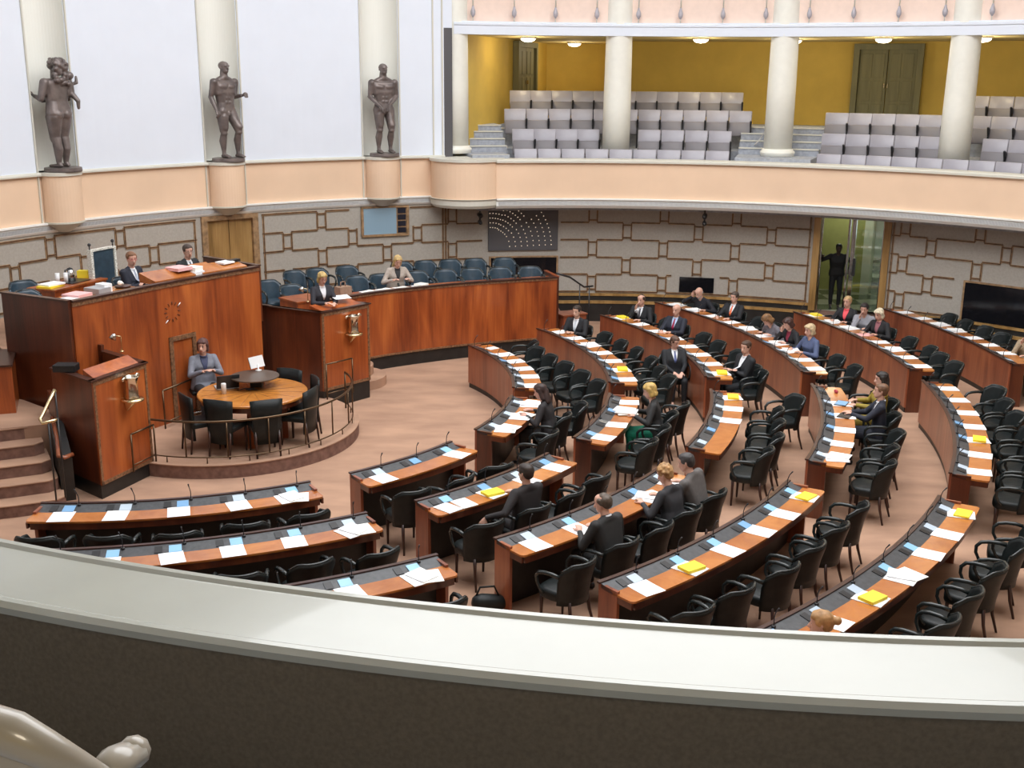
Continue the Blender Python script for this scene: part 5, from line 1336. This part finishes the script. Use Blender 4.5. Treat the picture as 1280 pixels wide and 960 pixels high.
    if skirt:
        q.hull([(hR, .112), (hL, .112), (kR + V3(0, .0, -.02), .075), (kL + V3(0, .0, -.02), .075)]); q.hull([(kR, .07), (kL, .07), (kR + V3(.02, -.02, -.2), .06), (kL + V3(-.02, -.02, -.2), .06)])
    else:
        for H_, K_, A_ in ((hR, kR, aR), (hL, kL, aL)):
            q.hull([(H_, .100), (K_, .070)]); q.hull([(K_, .070), (A_ + V3(0, 0, .02), .050)])
        q.hull([(hR, .108), (hL, .108)])
    me = remesh(q, .014, 3); me.materials.append(tm)
    for f in me.polygons: f.use_smooth = True
    new_obj('skirt' if skirt else 'trousers', me, root)
    for A_ in (aR, aL):
        q = MB(); q.hull([(A_ + V3(0, -.03, -.045), (.036, .04, .045)), (A_ + V3(0, .14, -.065), (.036, .04, .024)), (A_ + V3(0, .06, -.05), (.038, .04, .035))]); q.build('shoe', root, M['black_metal'])
    # ---- hair
    hm = colm(hairc, .55, .35); q = MB()
    if hair in ('short', 'bob', 'long', 'bun', 'curly'):
        q.hull([(Hd(0, -.030, .062), (.086, .090, .078)), (Hd(0, .012, .080), (.074, .076, .056))]); q.hull([(Hd(0, -.040, .04), (.084, .080, .08)), (Hd(0, -.050, -.015), (.066, .055, .05))])
        for s in (-1, 1): q.hull([(Hd(s * .064, .02, .05), (.020, .03, .04)), (Hd(s * .068, .0, .02), (.014, .02, .02))])
    if hair == 'bob':
        for s in (-1, 1): q.hull([(Hd(s * .062, .0, .05), .036), (Hd(s * .068, -.005, -.06), .032), (Hd(s * .04, -.07, -.06), .035)])
        q.hull([(Hd(.04, .06, .085), .030), (Hd(-.04, .06, .085), .030), (Hd(0, 0, .11), .04)])
    if hair == 'long':
        for s in (-1, 1): q.hull([(Hd(s * .062, -.01, .05), .036), (Hd(s * .07, -.02, -.10), .034)])
        q.hull([(Hd(0, -.07, .0), .06), (Hd(.05, -.07, -.16), .04), (Hd(-.05, -.07, -.16), .04)]); q.hull([(Hd(.04, .05, .09), .03), (Hd(-.04, .05, .09), .03), (Hd(0, 0, .11), .04)])
    if hair == 'bun': q.hull([(Hd(0, -.14, .05), .042)]); q.hull([(Hd(.035, .055, .085), .03), (Hd(-.035, .055, .085), .03), (Hd(0, 0, .11), .04)])
    if hair == 'curly':
        rnd = random.Random(3)
        for i in range(70):
            th = rnd.uniform(0, 2 * pi); ph = rnd.uniform(-.4, 1.5); y_ = .085 * sin(th) * cos(ph)
            if y_ > .05 and ph < .9: continue
            q.hull([(Hd(.085 * cos(th) * cos(ph), y_ - .02, .055 + .085 * sin(ph)), rnd.uniform(.018, .03))], sub=1)
    if hair == 'bald':
        q.hull([(Hd(0, -.060, -.005), (.068, .045, .03)), (Hd(.055, -.03, .0), (.026, .03, .025)), (Hd(-.055, -.03, .0), (.026, .03, .025))])
    if beard: q.hull([(Hd(0, .072, -.088), .026), (Hd(.042, .03, -.06), .028), (Hd(-.042, .03, -.06), .028)])
    if hair == 'thin':
        q.hull([(Hd(0, -.046, .045), (.084, .074, .068)), (Hd(0, -.050, -.01), (.070, .056, .05))]); q.hull([(Hd(0, -.03, .085), (.062, .05, .05)), (Hd(.02, .030, .095), (.035, .03, .022))])
        for s in (-1, 1): q.hull([(Hd(s * .062, .015, .055), (.024, .036, .034)), (Hd(s * .068, -.01, .01), (.018, .02, .02))])
    me = remesh(q, .009, 2); me.materials.append(hm)
    for f in me.polygons: f.use_smooth = True
    new_obj('hair', me, root)
    if glasses:
        q = MB()
        for s in (-1, 1):
            q.tube([Hd(s * .032 + .022 * cos(t), .108, .018 + .016 * sin(t)) for t in [2 * pi * i / 12 for i in range(12)]], .0025, n=4, closed=True); q.tube([Hd(s * .054, .106, .022), Hd(s * .080, .0, .02)], .0025, n=4)
        q.tube([Hd(-.010, .110, .022), Hd(.010, .110, .022)], .0025, n=4); q.build('glasses', root, colm(glasses, .3))
    return root

def seat_of(blk, row, i, dr=0., da=0.):
    c, R, seats, st = DESKREC[(blk, row)]; a = seats[i] + da; x, y = P2(c, R + .80 + dr, a); return x, y, facing(c, x, y)
DK = (.010, .011, .014); NV = (.014, .017, .030)
def member(blk, row, i, lab, dr=-.04, da=0., rot=0., **k):
    x, y, f = seat_of(blk, row, i, dr, da)
    if k.get('beard'): pass
    if (blk, row, i) in CH:
        o = CH[(blk, row, i)]; o.rotation_euler = (0, 0, f + k.get('crot', rot * .7)); o.location = (x - .0 * cos(f), y, 0)
    k.pop('crot', None)
    return person('person', (x, y, 0), f + rot, lab, **k)
W_ = (.80, .82, .85)
# far block
member('F', 2, 0, 'man in dark suit and pale tie, resting hands on the second far desk', shirt=W_, tie=(.55, .6, .65), hairc=(.03, .02, .015), top=DK, RH=(.06, .36, .80), LH=(-.10, .36, .80), rot=.5, yaw=.0, skin=(.6, .36, .26))
member('F', 3, 0, 'man with thinning hair in dark suit, hand on his chin, beside yellow booklet', shirt=W_, tie=(.05, .05, .06), hairc=(.05, .03, .02), hair='thin', top=DK, RH=(.06, .21, .98), rdir=(-.2, -.25, 1), LH=(-.15, .36, .80), rot=.45, da=-.6)
member('F', 3, 2, 'bald man in navy suit with a dark red tie in the third far row', shirt=(.5, .62, .85), tie=(.30, .01, .05), hair='bald', hairc=(.3, .22, .16), top=NV, rot=.5, lean=-.05, RH=(.10, .38, .80), LH=(-.12, .38, .80), da=.4)
member('F', 4, 1, 'bald bearded man in black leaning his head on his hand', beard=True, hair='bald', hairc=(.35, .33, .32), top=(.010, .011, .017), RH=(.14, .30, 1.04), rdir=(-.2, -.1, 1), LH=(-.30, .32, .80), lean=.30, pitch=.55, rot=.15, da=.9, trousers=(.016, .017, .024))
member('F', 4, 2, 'man in dark suit with an orange tie in the fourth far row', shirt=W_, tie=(.80, .16, .05), hairc=(.07, .05, .04), hair='short', top=DK, rot=.35, lean=-.10, RH=(.12, .38, .80), LH=(-.18, .38, .80), da=-.5)
member('F', 4, 5, 'woman in patterned grey blouse bending over her papers', hair='bob', hairc=(.20, .10, .04), top=(.15, .14, .16), female=True, lean=.45, pitch=.9, rot=.2, yaw=-.3, shape='blouse', da=.6)
member('F', 4, 6, 'dark-haired woman in black resting her face on her hand', hair='bob', hairc=(.05, .02, .015), top=DK, female=True, lean=.25, pitch=.5, RH=(.08, .30, .98), rdir=(-.2, -.2, 1), rot=.15, shirt=(.25, .03, .06), da=.6)
member('F', 4, 7, 'woman with short blonde hair in a blue jacket, fourth far row', hair='bob', hairc=(.55, .42, .25), top=(.075, .10, .19), female=True, lean=.10, rot=.25, pitch=.15, da=.3)
member('F', 5, 1, 'blonde woman in black jacket over a bright pink-orange blouse', hair='short', hairc=(.50, .33, .16), top=DK, shirt=(.85, .10, .12), female=True, rot=.5, lean=.05, da=.5)
member('F', 5, 2, 'dark-haired person in light grey jacket with a hand at the mouth', hair='short', hairc=(.02, .015, .015), top=(.28, .28, .31), female=True, RH=(.05, .25, .98), rdir=(-.2, -.2, 1), rot=.75, lean=.15, pitch=.3, da=.5)
member('F', 5, 3, 'woman with white-blonde hair in black reading beside the empty chairs', hair='bob', hairc=(.70, .62, .45), top=(.012, .012, .014), shirt=(.3, .12, .14), female=True, rot=.4, lean=.12, pitch=.35, dr=-.02, da=.7)
member('F', 6, 6, 'woman with glasses in a beige patterned jacket, chin on hand, right edge', hair='short', hairc=(.40, .28, .16), top=(.34, .25, .16), female=True, RH=(.05, .22, .98), rdir=(-.2, -.2, 1), rot=.6, glasses=(.05, .05, .05), da=.0)
x, y, f = seat_of('F', 3, 7, -.02); 
member('F', 3, 6, 'man in dark suit at the near end of the third far desk, arms folded', shirt=W_, tie=None, hairc=(.07, .035, .02), hair='short', top=DK, rot=.35, RH=(-.04, .22, .80), LH=(.02, .24, .78), lean=-.05, yaw=.3, da=-2.2, dr=.0)
# man turned round in the aisle between second and third rows
p = (0.851, 5.047, 0.000)
o = put_chair(p[0] + .05, p[1] + .12, 0, pi + .12, 'black leather armchair turned around in the aisle under the man with blue tie', 'black armchairs of the far block')
person('person', (p[0] + .05, p[1] + .12, 0), pi + .12, 'man in dark suit with blue tie, turned towards the viewer in the aisle', shirt=W_, tie=(.10, .13, .28), hairc=(.10, .05, .03), hair='short', top=DK, RH=(.08, .30, .66), LH=(-.08, .32, .66), lean=-.12, yaw=.55, pitch=.35, scale=.90)
# middle block
member('M', 1, 1, 'long dark-haired woman in black writing at the innermost middle desk', hair='long', hairc=(.035, .018, .015), top=(.018, .015, .016), female=True, lean=.22, pitch=.35, rot=-.05, skin=(.6, .33, .26), da=1.6)
member('M', 2, 1, 'blonde woman in black jacket and green skirt handling documents', hair='bob', hairc=(.50, .33, .10), top=(.018, .018, .018), trousers=(.0, .16, .09), skirt=True, female=True, lean=.15, pitch=.35, rot=.1, da=.3, dr=.02)
member('M', 4, 2, 'man in dark suit with white collar seated at the fourth middle desk', shirt=W_, tie=(.03, .03, .05), hairc=(.16, .08, .04), top=NV, lean=.0, pitch=.0, rot=-.05, RH=(.10, .42, .80), LH=(-.10, .42, .82), da=.8, dr=.05)
member('M', 4, 1, 'dark-haired woman in a mustard top behind the suited man', hair='long', hairc=(.02, .015, .012), top=(.30, .22, .03), female=True, lean=-.05, rot=.1, RH=(.2, .30, .78), LH=(-.18, .40, .80), da=.9, dr=.12, shape='blouse')
# near centre block
member('C', 2, 2, 'man in dark suit seen from behind, left hand hanging over the armrest', hairc=(.035, .024, .018), top=(.020, .017, .018), LH=(-.50, .16, .70), ldir=(-.5, .3, -.8), RH=(.18, .34, .80), rot=-.05, lean=-.03, yaw=.1, da=.2, dr=.05)
member('C', 3, 3, 'balding man in dark suit seen from behind, writing with his left hand', hairc=(.10, .075, .055), hair='thin', top=(.020, .020, .020), shirt=W_, LH=(-.14, .36, .80), RH=(.16, .32, .79), lean=.18, pitch=.25, yaw=.35, da=.3)
member('C', 3, 1, 'woman with curly ginger-blonde hair in a shiny dark leather jacket', hair='curly', hairc=(.42, .24, .10), top=(.026, .026, .030), female=True, lean=.22, pitch=.45, yaw=.2, LH=(-.22, .34, .80), rot=-.1, da=-.3)
member('C', 3, 0, 'man in grey suit seen from behind, leaning towards the woman beside him', hairc=(.05, .045, .045), top=(.115, .105, .10), lean=.25, side=-.12, pitch=.3, yaw=.25, LH=(-.16, .38, .80), rot=-.05, da=-.5)
member('C', 5, 6, 'woman with strawberry-blonde hair in a bun, only her head above the railing', hair='bun', hairc=(.42, .23, .09), top=(.35, .35, .36), female=True, lean=.10, yaw=.6, pitch=.1, rot=-.1, da=-.3)
# podium people
x, y, z = (-8.279, 4.126, 2.313)
person('person', (x, y, ZF), facing((-3.6, 2.3), x, y), 'man with reddish hair and red glasses in dark suit on the presidium, left', shirt=W_, tie=(.30, .34, .42), hairc=(.20, .09, .04), top=NV, glasses=(.6, .05, .08), lean=.05, RH=(.0, .26, .78), LH=(-.02, .28, .80), rdir=(-1, .1, 0), ldir=(1, .2, 0), yaw=-.5)
blue(x, y, ZF, facing((-3.6, 2.3), x, y), 'blue leather chair under the man with red glasses on the presidium')
x, y, z = (-7.561, 4.881, 2.187)
person('person', (x, y, ZF), facing((-3.2, 2.6), x, y), 'man with receding hair and glasses in black suit on the presidium, right', shirt=W_, tie=(.06, .10, .14), hairc=(.06, .04, .03), hair='short', top=(.012, .014, .016), glasses=(.04, .03, .03), lean=.05, yaw=-.45, seat=.52)
blue(x, y, ZF, facing((-3.2, 2.6), x, y), 'blue leather chair under the right man on the presidium')
x, y, z = (-4.348, 8.277, 1.669)
person('person', (x, y, .88), facing((-1.5, 2.), x, y), 'blonde woman in a beige cardigan reading at the ministers bench', female=True, hair='long', hairc=(.52, .36, .15), top=(.42, .36, .31), shirt=(.03, .03, .035), lean=.22, pitch=.5, shape='cardigan')
# standing speaker at the right rostrum
sp = ((-5.144, 5.088, 1.550)); bx_ = PRr(.48, .50)
person('person', (bx_[0], bx_[1], .75), facing((-3.2, 2.2), *bx_), 'standing blonde woman with glasses in a dark jacket, speaking at the right rostrum', sit=False, female=True, hair='bob', hairc=(.46, .32, .12), top=(.022, .022, .030), shirt=(.75, .75, .78), trousers=(.02, .02, .025), glasses=(.3, .03, .03), RH=(.10, .36, 1.18), LH=(-.10, .36, 1.16), lean=.08, pitch=.35, scale=.90)
q = MB(); sheet(q, 0, 0, 0, .30, .22, 0, M['paper'], .004, .006); o = q.build('speech_paper'); v_ = PRr(.66, .24); o.location = (v_[0], v_[1], 1.85); o.rotation_euler = (-.12, 0, facing((-3.2, 2.2), *v_)); tag(o, 'white speech paper held over the ledge by the standing speaker', 'paper')
# typing woman
f = facing(TC, SW[0], SW[1]) - .25
person('person', (SW[0], SW[1], .205), f, 'woman with brown bob and grey cardigan typing at the round table', female=True, hair='bob', hairc=(.10, .045, .04), top=(.19, .20, .24), shirt=(.05, .06, .12), trousers=(.03, .03, .035), RH=(.10, .36, .84), LH=(-.08, .36, .84), lean=.06, yaw=-.55, scale=1.0, shape='cardigan')
# silhouette in the lobby: its shade is put into the near-black skin colour
p = (5.465, 11.464, 0.455)
person('person', (p[0], p[1], .46), facing((-2, -14), p[0], p[1]) + .1, 'person in black clothes standing in the glass entrance', sit=False, hair='short', hairc=(.01, .01, .01), top=(.006, .006, .007), trousers=(.006, .006, .007), skin=(.06, .04, .035), RH=(.42, .30, 1.42), LH=(-.30, .1, 1.08), scale=.86)

# ---- bronze statues
def statue(a, label, kind, rz_off=0., sc=1.0):
    x, y = P2(O0, RW - .13, a); root = empty('bronze_statue', (x, y, 3.86), facing(O0, x, y) + rz_off, label, 'statue', 'bronze statues in the wall niches'); root.scale = (sc * 1.14, sc * 1.14, sc)
    q = MB(); q.lathe((0, 0, 0), [(.27, 0), (.275, .02), (.27, .07), (.001, .075)], n=36, smooth=False); q.build('pedestal', root, M['bronze'])
    q = MB(); h = lambda *s: q.hull(list(s))
    B = .075
    if kind != 'woman':
        hp = V3(.02, 0, .98); ch = V3(0, -.01, 1.40); nk = V3(0, 0, 1.59); hc = V3(.0, .01, 1.755)
        if kind == 'a':  # right leg (viewer left) straight, left leg forward to the side
            RL = [V3(.085, 0, .96), V3(.085, .02, .54), V3(.07, -.02, .13)]; LL = [V3(-.095, 0, .95), V3(-.15, .12, .56), V3(-.17, .06, .13)]
            RA = [V3(.22, 0, 1.50), V3(.26, -.05, 1.22), V3(.25, .06, .98)]; LA = [V3(-.22, 0, 1.50), V3(-.25, -.04, 1.22), V3(-.21, .19, 1.25)]
        else:
            RL = [V3(-.095, 0, .96), V3(-.11, .08, .54), V3(-.12, .0, .13)]; LL = [V3(.095, 0, .96), V3(.10, .03, .54), V3(.10, -.03, .13)]
            RA = [V3(-.22, 0, 1.50), V3(-.25, .0, 1.22), V3(-.04, .17, 1.04)]; LA = [V3(.22, 0, 1.50), V3(.26, -.01, 1.22), V3(.14, .18, 1.03)]
        h((hc + V3(0, -.02, .045), (.078, .09, .085)), (hc + V3(0, .02, .05), (.07, .075, .07))); h((hc + V3(0, .02, .03), (.066, .07, .06)), (hc + V3(.028, .04, -.055), .03), (hc + V3(-.028, .04, -.055), .03), (hc + V3(0, .065, -.085), .022))
        h((hc + V3(0, .09, .02), .009), (hc + V3(0, .115, -.02), .013)); h((hc + V3(.02, .085, -.055), .01), (hc + V3(-.02, .085, -.055), .01)); h((hc + V3(.045, .085, .04), .012), (hc + V3(-.045, .085, .04), .012))
        for s in (-1, 1): h((hc + V3(s * .076, -.005, 0), (.01, .018, .025)))
        h((hc + V3(0, -.01, -.06), .062), (nk, .070)); h((nk + V3(0, 0, .0), .06), (V3(-.15, -.01, 1.52), .05), (V3(.15, -.01, 1.52), .05))
        h((V3(-.15, 0, 1.46), .085), (V3(.15, 0, 1.46), .085), (V3(-.12, 0, 1.30), .095), (V3(.12, 0, 1.30), .095)); h((V3(-.11, 0, 1.30), .09), (V3(.11, 0, 1.30), .09), (V3(-.085, 0, 1.12), .08), (V3(.085, 0, 1.12), .08))
        h((V3(-.085, 0, 1.12), .08), (V3(.085, 0, 1.12), .08), (V3(-.09, 0, .97), .095), (V3(.09, 0, .97), .095))
        for s in (-1, 1):
            h((V3(s * .12, .06, 1.42), (.075, .045, .055)), (V3(s * .06, .07, 1.41), (.06, .04, .055)))       # pectorals
            for zz in (1.28, 1.20, 1.12): h((V3(s * .035, .078, zz), (.03, .018, .034)))
            h((V3(s * .08, -.07, .97), (.08, .065, .09)))
        h((V3(.01, .095, .93), .026), (V3(.01, .10, .885), .022))
        for (A_, K_, F_) in (RL, LL):
            h((A_, .108), (K_ + V3(0, 0, .05), .070)); h((A_ + V3(0, .03, -.1), .092), (K_ + V3(0, .02, .1), .070)); h((K_ + V3(0, .01, 0), .060), (K_ + V3(0, 0, .05), .06)); h((K_, .054), (K_ * .65 + F_ * .35 + V3(0, -.025, 0), .066), (F_ + V3(0, 0, .1), .042)); h((F_ + V3(0, 0, .12), .036), (F_, .035))
            h((F_ + V3(0, -.03, -.02), .034), (F_ + V3(0, .05, -.01), .034), (F_ + V3(.0, .14, -.035), (.045, .03, .02)))
        for (S_, E_, W2), s in ((RA, 1 if kind == 'a' else -1), (LA, -1 if kind == 'a' else 1)):
            h((S_, .072), (S_ * .5 + E_ * .5, .055)); h((S_ * .5 + E_ * .5, .056), (E_, .043)); h((E_, .046), (E_ * .6 + W2 * .4, .044), (W2, .029)); hand(q, W2, (W2 - E_), V3(0, .2, -1), -s, .8, 1.05)
        if kind == 'a': h((V3(-.20, .28, 1.27), .045))
    else:
        # seen from the back: faces the wall
        hc = V3(.03, .03, 1.76); h((hc + V3(0, -.02, .04), .09), (hc + V3(0, .03, .0), .075)); h((hc + V3(0, 0, -.08), .055), (V3(0, 0, 1.54), .065)); 
        rnd = random.Random(5)
        for i in range(60):
            t_ = rnd.uniform(0, 1); w_ = .10 + .06 * t_; h((V3(.03 + rnd.uniform(-w_, w_), -.07 - rnd.uniform(0, .05), 1.86 - .40 * t_), rnd.uniform(.035, .05)))
        for i in range(24):
            th = rnd.uniform(0, 2 * pi); h((hc + V3(.085 * cos(th), -.02 + .06 * sin(th), rnd.uniform(.02, .11)), .035))
        h((V3(-.15, 0, 1.47), .085), (V3(.15, 0, 1.47), .085), (V3(-.10, 0, 1.18), .09), (V3(.10, 0, 1.18), .09)); h((V3(-.10, 0, 1.18), .09), (V3(.10, 0, 1.18), .09), (V3(-.12, -.02, .98), .11), (V3(.12, -.02, .98), .11))
        for s in (-1, 1):
            h((V3(s * .085, -.08, .96), (.09, .075, .10))); h((V3(s * .10, -.01, .92), .125), (V3(s * .085, .02, .55), .075)); h((V3(s * .085, .0, .56), .072), (V3(s * .08, -.03, .38), .064), (V3(s * .075, 0, .16), .04)); h((V3(s * .075, 0, .16), .038), (V3(s * .075, -.03, .11), .036)); h((V3(s * .075, -.04, .105), .034), (V3(s * .085, .14, .10), (.045, .03, .025)))
        for s, E_, W2 in ((-1, V3(-.30, .02, 1.22), V3(-.26, .16, 1.26)), (1, V3(.28, .04, 1.22), V3(.14, .22, 1.20))):
            S_ = V3(s * .22, 0, 1.49); h((S_, .072), (E_, .05)); h((E_, .05), (W2, .034)); hand(q, W2, (W2 - E_), V3(0, -1, 0), s, .5, 1.05)
        # child on the arm on the left (viewer right)
        k = V3(.25, -.04, 1.48); h((k + V3(0, 0, .12), .075)); h((k + V3(0, 0, .04), .03), (k + V3(0, 0, -.02), .06), (k + V3(0, 0, -.18), .07)); h((k + V3(.06, 0, -.02), .03), (k + V3(.10, -.05, .0), .026)); h((k + V3(.10, -.05, .0), .026), (k + V3(.11, -.04, .10), .02)); h((k + V3(.0, -.05, -.2), .045), (k + V3(.02, -.12, -.30), .035)); h((k + V3(.02, -.12, -.30), .033), (k + V3(.02, -.12, -.42), .024))
    me = remesh(q, .010, 3); me.materials.append(M['bronze'])

    for f in me.polygons: f.use_smooth = True
    new_obj('figure', me, root)
statue(NICHES[0] - .1, 'bronze statue of a long-haired woman seen from behind, carrying a child', 'woman', pi + .2, 1.04)
statue(NICHES[1] - .1, 'bronze statue of a naked man holding one forearm forward, middle niche', 'a', .25, 1.04)
statue(NICHES[2] - .15, 'bronze statue of a naked man with hands joined below the waist', 'b', .1, 1.04)

# small things
p = (-2.296, -3.184, 0.000); q = MB(); q.hull([((0, 0, .12), .1), ((.2, .05, .10), .09)]); q.tube([(-.05, 0, .18), (0, 0, .30), (.15, .03, .30), (.2, .05, .18)], .012, n=6); o = q.build('handbag', None, M['leather']); o.location = (p[0], p[1], 0); tag(o, 'black handbag on the carpet just above the near railing', 'bag')
q = MB(); q.box(-.15, .15, -.10, .10, 0, .1); o = q.build('phone_console', None, M['console_dark'], .01); o.location = ((-8.025, 0.545, 1.680)[0], (-8.025, 0.545, 1.680)[1], 1.673); tag(o, 'small black control box on the left rostrum edge', 'device')

# ================================================================== LIGHT AND CAMERA
def area(loc, rot, size, e, col, shape='DISK', sy=None):
    l = bpy.data.lights.new('area_light', 'AREA'); l.shape = shape; l.size = size; l.energy = e; l.color = col
    if sy: l.size_y = sy
    o = bpy.data.objects.new('area_light', l); o.location = loc; o.rotation_euler = rot; COL.objects.link(o); return o
area((0, 0, 11.8), (0, 0, 0), 15.5, LSKY, (.96, .98, 1.0))
w = bpy.data.worlds.new('world'); scene.world = w; w.use_nodes = True; w.node_tree.nodes['Background'].inputs[0].default_value = (.9, .95, 1, 1); w.node_tree.nodes['Background'].inputs[1].default_value = .05
l = bpy.data.lights.new('near_gallery_fill', 'POINT'); l.energy = 80; l.color = (1, .86, .66); l.shadow_soft_size = .3; lo = bpy.data.objects.new('near_gallery_fill', l); lo.location = (-2.5, -14.6, 6.2); COL.objects.link(lo)  # added warm fill, no fixture: lifts the dark inner wall below the near rail

cd = bpy.data.cameras.new('camera'); cam = bpy.data.objects.new('camera', cd); COL.objects.link(cam)
f_px = 1414.08; pit = .2666; rol = .00876
cd.sensor_width = 36; cd.lens = f_px / 1280 * 36; cd.clip_start = .05; cd.clip_end = 200
fw = Vector((0, cos(pit), -sin(pit))); rt = Vector((1, 0, 0)); up = rt.cross(fw)
rt2 = rt * cos(rol) + up * sin(rol); up2 = up * cos(rol) - rt * sin(rol)
m = Matrix((rt2, up2, -fw)).transposed().to_4x4(); m.translation = (-1.973, -14.308, 5.6); cam.matrix_world = m
scene.camera = cam
scene.view_settings.view_transform = 'Standard'; scene.view_settings.look = 'None'; scene.view_settings.exposure = 0.; scene.view_settings.gamma = 1.
scene.cycles.max_bounces = 6; scene.cycles.diffuse_bounces = 4; scene.cycles.glossy_bounces = 2; scene.cycles.transparent_max_bounces = 6
scene.cycles.use_denoising = True
